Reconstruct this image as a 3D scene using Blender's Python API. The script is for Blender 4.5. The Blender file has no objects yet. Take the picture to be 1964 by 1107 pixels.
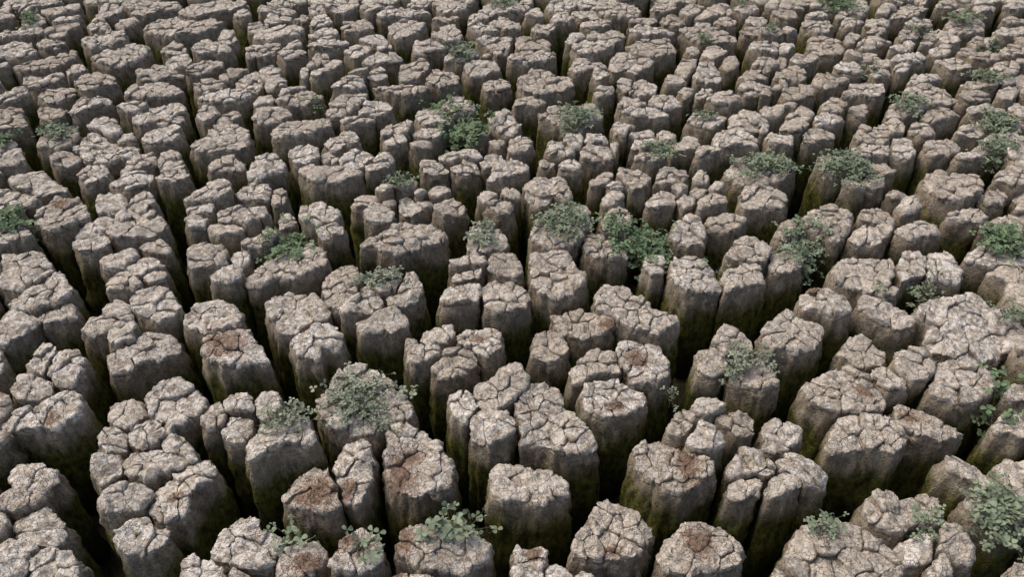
import bpy, math, random
import numpy as np
R = math.radians
random.seed(7); rng = np.random.default_rng(7)
scene = bpy.context.scene
col = scene.collection
# ---------------------------------------------------------------- camera, sky, sun, exposure
CAM_H, TILT, FPX, PW, PH = 1.8, R(39.0), 1520.0, 1964.0, 1107.0
cam = bpy.data.cameras.new('camera'); cam.sensor_width = 36; cam.lens = 36 * FPX / PW; cam.clip_start = .05; cam.clip_end = 500
cam_o = bpy.data.objects.new('camera', cam); col.objects.link(cam_o)
cam_o.location = (0, 0, CAM_H); cam_o.rotation_euler = (R(90) - TILT, 0, 0)
scene.camera = cam_o
SUN_EL, SUN_AZ = R(58), R(-62)            # azimuth measured from +Y (away from the camera), negative = left
w = bpy.data.worlds.new('World'); scene.world = w; w.use_nodes = True
wn = w.node_tree.nodes; wl = w.node_tree.links
sky = wn.new('ShaderNodeTexSky'); sky.sky_type = 'NISHITA'; sky.sun_disc = False
sky.sun_elevation = SUN_EL; sky.sun_rotation = SUN_AZ; sky.air_density = 1.0; sky.dust_density = 6.0; sky.ozone_density = 1.0
wl.new(sky.outputs[0], wn['Background'].inputs[0]); wn['Background'].inputs[1].default_value = .12
sl = bpy.data.lights.new('sun', 'SUN'); sl.energy = 1.0; sl.angle = R(40); sl.color = (1, .945, .87)
so = bpy.data.objects.new('sun', sl); col.objects.link(so); so.location = (-3, 3, 6)
so.rotation_euler = (R(90) - SUN_EL, 0, math.pi - SUN_AZ)
scene.view_settings.view_transform = 'Standard'; scene.view_settings.look = 'None'
scene.view_settings.gamma = 1; scene.view_settings.exposure = .45
scene.cycles.max_bounces = 5; scene.cycles.diffuse_bounces = 3; scene.cycles.glossy_bounces = 1
STEP = 1.75                              # mesh spacing in rendered pixels
# Outlines of the visible column tops, read off the photograph tile by tile.
# Each tile: origin x, origin y, enlargement; each outline: name: x y x y ...
TILES = [
(0, 740, 2.976, """
A2:0 200 100 130 200 100 330 50 440 40 480 90 470 150 390 210 290 240 170 235 60 245 0 240
A3a:50 450 130 420 250 425 310 470 330 520 250 580 190 612 60 585 40 540
A3b:-20 640 60 600 150 595 240 615 265 650 180 690 90 715 -20 700
A3c:40 840 90 760 180 705 260 690 360 770 370 850 330 890 230 900 140 870
A3d:-60 720 30 725 45 790 0 840 -60 850
A3e:-60 920 60 870 150 880 210 900 200 960 150 985 150 1040 100 1100 -60 1130
A3f:180 1000 220 940 290 925 400 950 450 1000 460 1110 400 1170 190 1160 165 1080
A4a:810 70 850 20 920 -40 1000 -60 1100 -10 1160 40 1180 100 1140 140 1060 210 960 250 910 190 860 155 830 110
A4b:610 180 640 110 700 75 790 75 845 120 840 160 790 200 720 235 650 215
A4c:730 260 780 210 860 170 915 205 945 270 900 320 820 350 750 330
A4d:550 290 590 230 660 220 720 260 732 320 690 365 600 378 555 340
A4e:525 440 560 395 675 380 695 420 685 490 640 518 560 560 530 530
A4f:700 420 740 362 900 340 940 280 1010 260 1040 300 1100 330 1130 390 1050 430 900 470 870 525 820 515 705 485
A4g:540 670 580 585 680 535 800 535 866 565 855 630 780 690 690 710 600 720
A4h:825 690 885 565 960 505 1060 440 1180 402 1220 450 1225 530 1115 575 1080 640 1060 720 960 785 885 775
A4i:665 840 700 775 820 740 875 795 960 795 970 840 930 900 850 930 720 945 670 910
A5a:1140 200 1170 120 1230 85 1305 130 1290 190 1230 230 1160 240
A5b:1265 80 1300 35 1380 20 1445 50 1455 100 1420 138 1330 140 1290 120
A5c:1455 150 1470 60 1510 20 1580 20 1605 80 1600 130 1540 180 1480 198
A5d:1255 260 1290 190 1320 152 1415 145 1445 200 1430 250 1390 300 1300 310
A5e:1405 340 1450 265 1540 190 1680 130 1760 170 1800 260 1820 310 1700 340 1560 370 1420 450
A6:1205 930 1230 860 1280 790 1300 740 1400 690 1450 740 1500 820 1600 850 1610 930 1540 1010 1440 1060 1330 1020 1230 1000
A7:1005 1092 1040 1000 1080 970 1180 990 1270 1050 1285 1110 1200 1160 1020 1160
A8:1295 1110 1340 1060 1420 1080 1430 1130 1330 1170
A9:1580 600 1660 540 1700 480 1790 440 1875 460 1885 530 1925 610 1955 650 1930 700 1860 720 1740 700 1640 660
"""),
(0, 0, 1.0, """
Heart:642 900 652 865 680 838 710 850 718 890 708 930 690 960 662 962 650 930
A10a:525 1075 550 1045 600 1035 627 1050 618 1085 590 1103 530 1107
A10b:632 1080 652 1040 690 1010 715 1020 735 1060 720 1085 690 1095 650 1100
A10c:600 1120 640 1108 690 1104 725 1112 720 1140 610 1145
B2b:905 750 915 735 950 725 960 700 990 690 1020 720 1015 740 985 760 960 780 925 785 910 775
C17:1262 1060 1280 1025 1310 1005 1340 998 1400 1015 1425 1050 1420 1085 1380 1100 1320 1105 1270 1095
E2:615 545 625 520 650 505 680 505 692 540 680 570 660 590 625 585
E11b:1283 520 1290 495 1325 487 1355 497 1382 535 1384 550 1357 557 1324 560 1295 545
E16:608 770 640 720 690 692 740 720 780 760 800 800 760 815 700 830 640 825 612 800
K35:451 157 466 142 490 135 500 140 506 160 500 175 470 176 455 168
"""),
(650, 740, 2.976, """
B1:265 290 290 235 380 225 460 260 570 320 640 420 650 500 640 560 520 600 420 625 290 590 265 480
B2:625 30 700 15 790 50 800 110 750 180 720 210 650 160 630 90
B3:745 210 790 145 870 130 940 130 1000 200 1020 250 960 290 880 310 850 330 790 300 755 280
B4:1010 130 1030 50 1070 0 1170 -40 1260 0 1310 120 1360 170 1440 270 1490 350 1400 370 1300 360 1210 380 1180 330 1050 310 1040 260 1030 200
B5:860 540 870 470 900 435 1010 430 1110 480 1230 490 1310 560 1310 620 1250 640 1150 670 1050 650 940 640 860 610
B7:1680 350 1740 310 1830 290 1900 330 1960 370 2080 400 2140 450 2130 520 2050 580 1950 610 1850 590 1760 520 1700 450
B8:1310 930 1340 860 1420 800 1440 700 1540 640 1620 660 1710 710 1780 800 1770 870 1730 960 1640 990 1540 970 1430 970 1350 960
B9:330 870 340 815 420 805 520 800 620 830 740 850 830 860 860 910 850 980 760 1010 740 1050 590 1060 480 1040 330 960
B10:995 920 1020 890 1100 905 1190 910 1200 980 1160 1020 1160 1092 1100 1130 990 1110
B11:1185 1060 1240 995 1300 1040 1335 1080 1320 1140 1190 1140
B12:1345 1090 1390 1060 1470 1085 1480 1140 1350 1150
B13:280 1090 350 1066 420 1066 550 1085 560 1140 400 1160 280 1140
"""),
(1304, 740, 2.976, """
C1a:60 120 110 60 200 60 262 90 265 140 200 168 120 168
C1b:-70 230 -30 170 20 140 75 175 80 220 50 265 0 290 -50 280
C1c:195 190 250 158 350 150 410 190 430 260 380 300 300 280 215 220
C1d:52 310 90 250 110 190 170 225 235 285 265 320 220 360 140 380 60 370
C2:470 290 480 220 540 185 580 210 640 195 695 240 690 310 620 350 540 370 480 350
C3a:290 420 380 330 480 360 565 485 500 515 400 495 310 515 280 480
C3b:545 400 640 370 740 400 840 470 860 540 800 560 720 570 692 520 622 490 575 465
C3c:280 560 340 515 455 505 475 560 440 620 340 640 270 620
C3d:492 580 530 525 620 505 685 535 700 590 620 620 500 640
C4:1225 200 1240 100 1290 85 1400 110 1440 150 1540 200 1620 260 1580 310 1460 310 1340 290 1250 240
C5b:690 20 740 -40 850 -100 1000 -130 1130 -70 1190 40 1180 120 1080 138 960 148 860 140 730 90
C5c:870 260 890 195 1000 158 1100 185 1190 195 1270 250 1290 320 1230 390 1120 350 1020 350 930 360 850 340
C7:1790 220 1850 160 1964 150 2050 170 2060 250 1960 300 1870 260 1800 260
C8:1510 400 1540 370 1610 410 1720 420 1795 480 1855 560 1830 610 1740 590 1680 550 1590 500 1530 480
C9:1798 450 1850 420 1964 400 2040 420 2040 540 1964 585 1885 555 1835 500
C10:1870 605 1920 582 2030 605 2040 680 1960 720 1890 680
C11:1040 700 1080 610 1200 610 1330 630 1390 590 1480 640 1500 760 1450 795 1340 790 1260 830 1100 785
C12:600 950 680 830 750 780 900 760 1040 800 1110 860 1225 925 1300 1040 1290 1110 1100 1140 880 1140 700 1092 610 1030
C13:1240 920 1300 855 1400 835 1445 865 1445 960 1400 1010 1300 1020
C14a:1465 900 1500 805 1560 795 1640 860 1700 930 1690 980 1600 1010 1550 950 1480 950
C14b:1425 1030 1490 965 1545 972 1555 1060 1500 1110 1420 1090
C15:1620 650 1700 595 1800 605 1900 650 2000 720 2020 800 1900 830 1800 790 1680 750
C16:1830 1092 1880 1040 1964 1020 2040 1060 2040 1140 1840 1140
C18:525 1100 565 1070 600 1090 610 1135 540 1145
"""),
(0, 400, 2.976, """
D1:185 40 230 -30 320 -70 440 -60 490 -10 510 40 440 90 330 120 250 110 200 70
D2:0 110 70 90 150 110 190 150 100 170 40 190 0 200 -60 180 -60 120
D3:0 290 30 250 110 260 200 230 250 250 300 330 280 390 200 420 80 440 0 430 -60 400 -60 300
D4a:30 520 110 445 220 385 290 348 360 360 415 450 390 505 300 535 190 570 60 560
D4b:205 585 300 545 385 515 430 560 440 610 330 640 230 640
D4c:-40 660 30 585 140 575 205 612 190 650 100 700 30 760 -40 780
D5r:612 130 652 85 662 30 740 0 800 30 870 0 920 40 940 90 880 140 780 150 700 165 640 168
D5l:420 140 500 80 600 42 648 60 630 108 600 128 520 148 440 160
D5f:410 200 450 165 540 135 608 145 640 185 590 220 500 240 430 230
D6a:560 285 640 250 770 220 780 260 730 300 700 332 600 338
D6b:800 210 850 175 920 170 965 210 970 250 900 255 830 240
D6c:728 340 760 292 830 262 910 290 940 340 930 390 870 410 805 380 745 370
D6d:590 400 630 362 700 345 755 372 805 420 780 440 680 450 600 450
D7:748 500 800 460 880 440 960 450 1000 510 1040 570 980 610 880 640 790 610 755 560
D7b:570 560 640 530 700 520 742 560 755 590 680 603 600 603
D7c:450 690 500 620 580 605 642 622 635 670 590 698 500 710
D7d:610 690 650 640 692 605 750 605 780 670 760 730 690 760 620 760
D8:605 860 660 810 760 780 800 690 900 690 1000 680 1030 780 990 810 900 860 800 890 760 930 640 930
D9:1055 70 1090 40 1150 30 1192 70 1165 108 1080 110
D9b:1175 104 1240 74 1340 62 1380 85 1380 120 1290 140 1200 130
D9c:1230 50 1250 0 1320 -20 1460 0 1480 50 1400 85 1360 56 1260 60
D10:1070 270 1100 200 1160 190 1200 210 1270 200 1300 240 1290 280 1240 310 1150 325 1080 330
D11:1195 370 1240 340 1350 325 1400 345 1360 390 1300 405 1210 405
D12:1310 280 1340 240 1400 218 1425 250 1415 300 1350 315
D13:1365 190 1420 155 1540 110 1580 130 1560 190 1480 208 1390 213
D14:1390 390 1440 330 1520 280 1620 240 1740 240 1800 212 1850 240 1890 320 1830 350 1750 380 1620 390 1590 370 1500 420 1410 420
D15:1805 110 1850 92 1920 82 1965 110 1960 145 1850 150 1810 140
D15b:1700 30 1725 0 1820 -30 1930 0 1950 55 1880 82 1820 92 1740 60
D15c:1585 55 1640 20 1690 40 1685 90 1600 100
D16:1035 630 1090 540 1170 515 1260 505 1340 540 1385 610 1360 660 1270 680 1170 690 1080 660
D17:1140 800 1180 740 1290 710 1360 670 1420 670 1450 740 1530 830 1520 870 1430 870 1330 890 1250 890 1180 850
D18:1510 540 1570 490 1650 465 1690 480 1800 455 1830 520 1880 590 1850 640 1750 670 1650 700 1580 690 1530 610
D19:1650 740 1750 710 1790 660 1860 645 1950 690 1960 760 1900 800 1850 790 1820 850 1700 830
D21a:155 880 190 800 250 770 318 790 312 840 265 890 238 938 170 920
D21b:262 920 302 850 380 800 450 800 480 870 430 960 410 1010 340 990 290 970
D21c:65 1040 110 960 160 935 260 975 290 1005 290 1060 210 1092 90 1092
"""),
(650, 400, 2.976, """
E1:120 190 150 155 280 120 310 70 380 60 410 80 470 70 550 100 620 130 600 190 500 210 400 230 330 260 240 250 210 210 140 230
E3:120 450 200 370 300 350 345 370 345 420 325 468 240 488 150 478
E3b:262 500 340 452 382 365 440 370 490 470 440 500 380 540 280 540
E3c:5 590 80 510 170 482 230 495 258 530 220 570 100 600 20 610
E4:90 660 170 620 250 570 330 550 370 600 390 650 300 690 220 690 130 710
E5:720 220 760 110 830 90 900 100 950 150 970 215 900 234 820 234
E6:640 280 700 250 790 242 836 280 845 328 780 338 690 342 640 320
E6b:850 300 880 252 980 245 1030 290 1050 350 1010 390 900 368 855 340
E6c:640 390 690 358 800 358 828 385 790 412 700 428 650 420
E7:565 500 610 450 720 433 806 445 820 480 795 520 700 540 620 540 570 530
E7b:828 480 845 405 900 388 960 420 1000 400 1050 430 1090 480 1080 530 1000 560 900 580 833 560
E8:1090 270 1120 215 1200 230 1310 225 1340 300 1410 360 1410 430 1320 470 1230 490 1130 450 1100 370
E9:1090 160 1120 60 1230 0 1380 10 1445 60 1385 150 1330 210 1200 200
E10:1400 230 1400 130 1440 105 1530 170 1620 230 1650 280 1560 290 1460 270
E10b:1490 60 1540 0 1640 0 1680 50 1650 150 1560 160 1500 110
E11:1735 340 1750 280 1820 270 1860 310 1858 370 1780 380
E12:1455 560 1490 450 1550 435 1650 440 1680 480 1760 520 1800 580 1940 590 1950 640 1850 690 1780 690 1680 660 1610 640 1560 600
E13:1215 600 1290 580 1400 570 1500 605 1570 645 1580 690 1470 710 1390 730 1280 700 1225 650
E14:1095 790 1130 710 1180 690 1250 700 1310 770 1320 820 1240 860 1160 850 1105 830
E15a:460 730 480 690 560 670 660 660 662 720 600 748 500 775
E15b:375 800 400 740 450 745 480 785 580 775 588 830 520 875 430 890 380 860
E15c:665 740 720 660 790 680 860 670 930 710 930 770 900 830 830 855 785 815 745 775 675 768
E15d:525 920 590 870 620 805 700 785 775 832 788 880 740 930 660 960 560 960
E18:1315 920 1370 850 1480 790 1560 820 1605 900 1605 945 1500 945 1400 975 1330 980
E18b:1390 1035 1430 985 1600 965 1610 1005 1730 1050 1760 1100 1660 1160 1540 1190 1400 1120
E19:1570 800 1610 750 1700 750 1830 750 1870 820 1890 900 1880 960 1780 1000 1680 990 1640 930 1610 870
"""),
(1304, 400, 2.976, """
F1:0 60 60 30 110 60 155 130 148 170 70 180 0 170 -50 130 -45 70
F2:150 60 200 30 260 20 360 30 385 80 330 110 240 120 180 120
F5:260 260 290 200 370 165 430 170 530 230 520 270 460 295 370 285 300 270
F6:245 390 280 322 380 298 440 312 480 370 490 410 400 440 330 440 250 470
F7:505 310 550 245 620 230 680 235 710 300 690 340 600 360 520 360
F8a:540 140 580 70 640 55 675 90 675 160 600 180
F8b:690 60 740 0 860 -50 960 -10 995 60 955 140 900 190 820 140 740 110
F9:960 160 1005 122 1030 86 1120 82 1210 88 1205 150 1150 190 1030 190
F9b:1015 60 1045 0 1140 -30 1225 20 1235 76 1130 76 1045 76
F10:1225 120 1300 80 1400 55 1490 90 1490 130 1400 150 1300 160
F11:1530 10 1600 0 1700 0 1760 50 1700 70 1620 60 1540 50
F12:1700 130 1760 70 1870 20 1964 40 2050 60 2050 130 1964 140 1850 120
F12b:1620 270 1720 200 1850 170 1964 200 2040 220 2040 330 1900 325 1760 310
F12c:1760 355 1850 335 1964 365 2030 385 2030 440 1900 430
F13:860 360 920 280 1000 265 1130 280 1230 310 1230 370 1190 410 1240 470 1250 510 1170 500 1060 470 980 450 900 420
F14a:1250 330 1280 255 1380 255 1415 300 1395 360 1340 380 1270 420
F14b:1405 320 1435 250 1530 230 1580 290 1620 360 1590 430 1500 410 1420 400
F15:690 490 760 450 860 435 930 490 990 580 940 600 850 590 770 570 700 560
F16:1020 560 1040 490 1130 515 1240 560 1340 620 1350 670 1260 680 1150 630 1070 610
F17:1350 600 1420 520 1560 500 1620 475 1700 480 1780 540 1900 560 1980 620 2020 740 1900 790 1790 830 1700 860 1590 850 1470 820 1400 750 1450 660 1375 640
F18:470 690 560 600 620 570 680 610 790 620 830 680 820 750 740 790 650 810 530 790 480 740
F19a:180 760 240 670 300 665 370 690 430 750 420 800 330 810 230 820
F19b:100 860 100 790 185 785 255 835 285 905 200 940 110 920
F19c:295 960 315 885 400 838 500 855 540 930 560 1010 480 1040 390 1010
F20:910 790 970 730 1060 715 1120 770 1190 865 1170 882 1080 895 980 855 915 820
F21:1080 930 1110 902 1190 895 1300 950 1310 1020 1200 1030 1120 1000
F22a:1220 860 1260 790 1380 790 1470 870 1440 935 1350 960 1270 930
F22b:1455 945 1490 870 1600 850 1750 900 1790 980 1800 1040 1700 1090 1560 1080 1430 1040
F23:1840 1060 1900 1010 1980 1000 2040 1020 2040 1090 1900 1090
"""),
(0, 170, 3.928, """
G3:270 160 320 120 420 130 500 152 492 190 380 210 290 195
G3b:500 160 545 100 620 60 740 40 830 70 850 110 740 140 640 180 540 190
G4:-60 190 60 140 150 140 200 270 120 290 -60 320
G5:-60 410 80 380 130 420 90 445 -60 465
G5b:-60 520 80 470 160 450 180 510 100 550 -60 580
G6:265 370 340 320 450 290 560 280 620 350 560 395 420 445 290 430
G6b:360 510 440 462 540 470 615 535 540 560 460 570 400 560
G6c:515 440 600 380 700 325 800 340 840 395 940 395 1040 450 1050 480 900 520 740 560 625 540 605 470
G6d:860 370 900 320 990 310 1030 370 1000 386 900 386
G7:660 270 720 230 850 205 890 260 910 320 850 340 770 330 700 310
G8:875 120 930 80 1010 70 1110 100 1060 138 950 150
G8b:990 200 1060 155 1180 133 1260 102 1370 105 1400 170 1370 220 1250 260 1160 240 1040 250
G10:1055 370 1110 310 1220 300 1320 265 1370 300 1340 350 1250 380 1130 400
G12:1475 200 1540 140 1620 135 1662 165 1600 218 1530 240
G12b:1605 232 1680 172 1780 135 1820 200 1740 240 1650 260
G13:1430 430 1470 370 1560 340 1580 290 1680 265 1780 270 1880 310 1860 370 1850 420 1740 450 1620 460 1500 470
G14:1550 570 1620 515 1760 500 1850 560 1830 590 1700 600 1590 610
G17:60 670 130 610 210 585 310 600 350 640 430 690 500 710 460 740 360 770 280 780 200 750 120 740
G18:900 590 950 540 1050 500 1150 490 1185 530 1155 570 1050 590 940 620
G18b:1185 560 1212 470 1280 435 1340 450 1350 490 1390 530 1340 568 1240 578
G19:575 650 610 600 700 575 790 570 830 610 800 660 720 690 640 700
G20:815 690 860 650 960 612 1080 605 1165 620 1150 680 1080 710 960 730 860 710
G21:1175 670 1212 640 1230 585 1310 572 1380 592 1430 640 1400 670 1300 700 1210 690
G22:-40 780 50 740 110 770 190 760 270 790 260 840 170 860 90 830 0 870 -60 860
G24:705 870 730 790 830 765 920 790 955 830 935 870 850 890 740 910
G25:962 870 1020 810 1090 780 1150 800 1180 870 1120 900 1050 920 970 908
G27:1365 800 1450 750 1570 720 1640 690 1750 730 1750 790 1660 830 1540 848 1400 840
G27b:1385 895 1450 856 1560 855 1630 880 1590 930 1500 920 1420 920
G30:1780 790 1830 730 1920 690 2000 700 2060 760 2000 830 1880 845 1800 830
"""),
(490, 170, 3.928, """
H1:0 90 40 50 120 45 155 80 120 110 0 115 -40 110
H2:162 90 220 30 340 10 450 20 510 60 480 90 380 110 250 115
H3:-20 190 40 140 150 130 250 140 280 180 200 220 60 245 -20 240
H4:125 370 140 300 210 250 290 240 310 205 420 195 560 200 580 240 480 280 440 330 350 350 340 380 220 380
H5:520 170 560 110 640 60 740 50 830 40 838 80 785 140 690 168 600 186 540 190
H5b:765 180 805 150 825 82 900 65 1020 110 1030 150 940 190 850 192
H5c:635 230 700 196 780 205 890 206 900 226 800 240 690 252
H7:500 380 570 330 680 315 760 330 790 400 740 420 680 400 620 440 560 440
H8:250 470 310 420 440 410 505 460 450 518 370 548 290 530
H8b:475 500 540 458 618 500 590 548 500 556
H8c:635 520 720 445 800 455 880 470 895 500 800 555 740 588 625 575
H8d:325 600 400 575 560 575 720 590 805 608 770 640 640 680 500 680 420 680 340 630
H8e:815 565 900 515 930 470 1010 470 1040 530 1000 560 900 580 840 592
H9:945 290 1000 250 1160 230 1185 260 1140 318 1060 328 960 330
H9b:965 390 1040 345 1130 352 1145 390 1070 420 990 420
H9c:1165 340 1230 300 1400 290 1425 330 1350 376 1250 366
H9d:1155 405 1220 378 1320 392 1330 415 1220 440
H10a:1200 170 1250 110 1350 132 1400 172 1485 195 1488 240 1380 260 1280 270 1210 220
H10b:1395 130 1480 50 1590 40 1650 100 1660 150 1590 170 1490 186 1420 166
H11:1750 200 1800 155 1900 160 1950 200 2000 280 1960 320 1860 310 1800 270
H11b:1590 330 1640 300 1760 312 1750 350 1640 370
H13:1760 410 1800 375 1880 375 1888 420 1820 440
H13b:1900 420 1920 360 1980 335 2060 345 2090 390 2050 430 1980 465 1900 455
H14:1360 490 1440 450 1560 430 1660 430 1710 480 1640 508 1500 518 1400 528
H15:1250 585 1255 535 1300 512 1420 545 1455 590 1440 620 1340 620 1260 620
H15b:1465 575 1500 530 1610 525 1690 590 1680 630 1580 650 1480 622
H16:1690 550 1740 490 1850 480 1885 530 1820 568 1730 590
H16b:1745 640 1795 585 1860 552 1960 535 2050 570 2030 620 1920 640 1800 650
H17:0 510 60 470 130 480 220 530 210 590 100 620 0 660 -60 640 -40 560
H18:110 830 140 765 210 755 245 810 200 860 130 870
H18c:0 880 60 862 100 900 60 940 0 950 -60 930 -50 880
H20:895 710 940 675 1028 675 1045 720 1000 748 920 760
H20b:1040 730 1085 672 1200 690 1220 735 1130 752
H21:715 830 790 785 900 790 920 830 850 866 750 870
H21b:820 930 880 862 980 870 1050 940 1010 990 900 1000 830 980
H22:950 830 1000 792 1055 805 1055 850 990 870
H22b:1072 850 1085 800 1160 790 1185 825 1260 812 1340 855 1300 900 1180 920 1100 910
H23:1168 770 1220 738 1280 752 1275 798 1190 805
H23b:1300 770 1350 730 1450 740 1470 780 1420 805 1320 800
H24:1335 890 1390 840 1480 825 1570 840 1580 890 1500 930 1400 925
H26:1670 800 1710 750 1810 750 1825 795 1760 835 1680 830
H26b:1838 780 1880 735 1960 740 2000 800 1950 828 1880 818
H26c:1730 885 1790 845 1900 845 1950 890 1920 930 1800 930
"""),
(980, 170, 3.928, """
I1:15 80 60 40 150 45 240 80 280 100 200 120 100 110 30 115
I2:210 200 300 140 420 120 600 110 670 130 690 210 600 240 520 290 400 260 300 230
I4a:805 120 850 70 1010 92 1018 128 900 148 820 150
I4b:1025 90 1080 50 1200 25 1280 70 1290 110 1180 140 1060 125
I4c:815 175 900 152 1060 138 1160 165 1200 200 1060 200 900 194
I5:765 270 790 220 840 215 860 245 940 270 900 308 850 338 800 320
I6:872 340 950 292 1060 275 1092 310 1075 348 980 358
I6b:1102 350 1114 290 1180 285 1250 330 1250 370 1170 385
I6c:890 430 930 382 1050 372 1120 392 1110 420 1000 438
I6d:920 520 970 462 1100 445 1180 470 1180 520 1060 550
I7:1320 230 1370 170 1500 160 1610 200 1628 240 1520 290 1420 280
I7b:1645 270 1655 190 1740 160 1880 180 1950 240 1930 280 1820 300 1720 300
I8:1190 420 1270 390 1310 350 1390 370 1415 418 1360 455 1240 460
I8b:1375 490 1440 445 1560 440 1590 470 1500 500 1420 510
I9:1515 390 1560 310 1700 305 1790 330 1860 390 1880 430 1760 420 1620 430 1540 420
I10:1470 80 1520 30 1620 0 1720 40 1725 80 1640 110 1540 100
I12:1875 150 1920 100 1990 110 2010 160 1940 190
I14:390 400 430 335 520 335 545 400 520 438 440 440
I14b:558 380 580 330 690 310 735 360 718 388 600 405
I14c:520 490 560 442 650 412 740 422 788 490 760 530 640 530 550 520
I14d:745 400 780 370 810 420 800 480 765 450
I15:255 440 290 405 390 405 490 460 470 488 390 488 300 480
I15b:210 530 250 492 300 502 328 560 280 570 220 570
I15c:358 560 420 520 500 530 530 580 480 600 380 590
I17:90 710 150 670 290 655 400 660 440 740 460 800 390 830 310 790 270 860 180 880 120 820 100 760
I18a:600 680 640 610 720 595 775 650 738 700 660 740 590 740
I18b:792 650 820 575 940 590 1020 630 1060 690 1000 750 900 760 855 690
I18c:685 805 740 766 830 768 860 812 790 850 700 850
I18d:702 745 760 695 845 705 860 750 800 760
I19a:1090 650 1130 600 1210 590 1270 565 1338 600 1345 655 1260 695 1160 720 1100 700
I19b:1368 680 1390 620 1430 605 1498 660 1478 705 1400 715
I19c:1203 755 1235 708 1328 714 1335 760 1260 778
I19d:1348 762 1400 722 1478 745 1458 790 1370 798
I19e:1492 722 1540 684 1610 690 1618 738 1530 755
I19f:1040 810 1120 772 1228 785 1245 840 1180 880 1080 890 1010 870
I19g:1260 832 1312 788 1385 802 1385 860 1300 880
I19h:1400 830 1465 792 1560 762 1640 790 1620 850 1520 870 1420 880
I20:1620 610 1680 540 1800 510 1964 520 2120 560 2150 620 2050 680 1880 690 1740 680
I21:1720 850 1760 740 1850 700 1960 710 2060 760 2100 820 2040 880 1900 880 1780 890
I22:430 890 500 850 590 845 610 900 560 960 500 970
"""),
(1464, 170, 3.928, """
J1:0 130 60 105 150 110 160 160 90 190 0 190
J1b:165 195 200 182 240 170 250 130 300 105 390 160 380 200 320 222 230 212
J1c:140 110 190 75 255 88 240 128
J2:-20 270 20 235 55 260 40 300 -20 310
J3:10 370 60 315 190 320 230 380 210 430 120 420 40 400
J4:440 110 480 70 580 80 628 120 610 165 520 160 450 150
J4c:640 160 700 112 770 102 790 160 770 200 690 190
J4d:375 240 440 175 580 180 620 220 530 250 490 260 420 270
J5:295 380 330 310 440 295 540 330 545 370 440 370 360 400
J5b:120 290 180 222 290 218 350 260 300 310 190 330
J6:690 350 720 285 830 275 910 322 945 378 900 405 800 385 720 380
J6b:840 260 930 230 980 200 1068 250 1078 310 1000 345 930 335
J6c:1097 300 1122 252 1220 250 1300 310 1290 350 1180 350
J6d:962 400 1020 352 1110 355 1130 430 1160 490 1080 510 980 480
J6e:680 435 760 395 870 410 948 435 940 490 860 465 760 490 690 480
J7:930 190 970 110 1080 80 1230 100 1238 138 1150 178 1050 200
J7b:1187 200 1245 152 1370 130 1490 190 1440 210 1330 230 1240 240
J8:1060 20 1120 -40 1250 -40 1400 20 1500 70 1420 110 1280 90 1140 60
J9:1520 160 1600 110 1700 95 1820 120 1838 168 1700 196 1580 190
J9b:1848 140 1900 105 1980 130 2040 150 2020 205 1900 186
J10:1445 340 1480 280 1590 250 1668 290 1672 330 1620 350 1520 350
J10b:1580 430 1650 372 1750 318 1900 318 1964 380 2020 400 2000 460 1850 470 1700 470
J10c:1660 250 1720 212 1850 205 1990 235 2030 280 1900 290 1750 290
J11:1210 440 1240 380 1320 385 1380 365 1500 420 1488 448 1380 486 1260 500
J11b:1437 502 1500 466 1610 482 1640 510 1580 530 1480 530
J12a:420 540 420 490 560 480 700 490 740 540 700 600 590 650 480 640
J12b:725 602 800 555 920 580 1000 630 980 658 880 662 760 655
J12c:600 720 660 682 770 702 790 740 700 760
J12d:715 690 800 672 900 694 910 730 830 740
J13:925 780 1000 745 1130 770 1140 798 1040 806 950 800
J13b:990 880 1060 826 1160 826 1195 870 1150 920 1040 930
J14:1200 680 1240 610 1340 600 1480 620 1620 630 1640 700 1700 738 1612 790 1500 860 1400 850 1300 820 1240 760
J14b:1620 820 1690 755 1800 740 1850 790 1820 850 1700 860
J15:1730 670 1780 620 1870 550 1980 560 2030 620 2020 710 1900 720 1800 700
"""),
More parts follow.
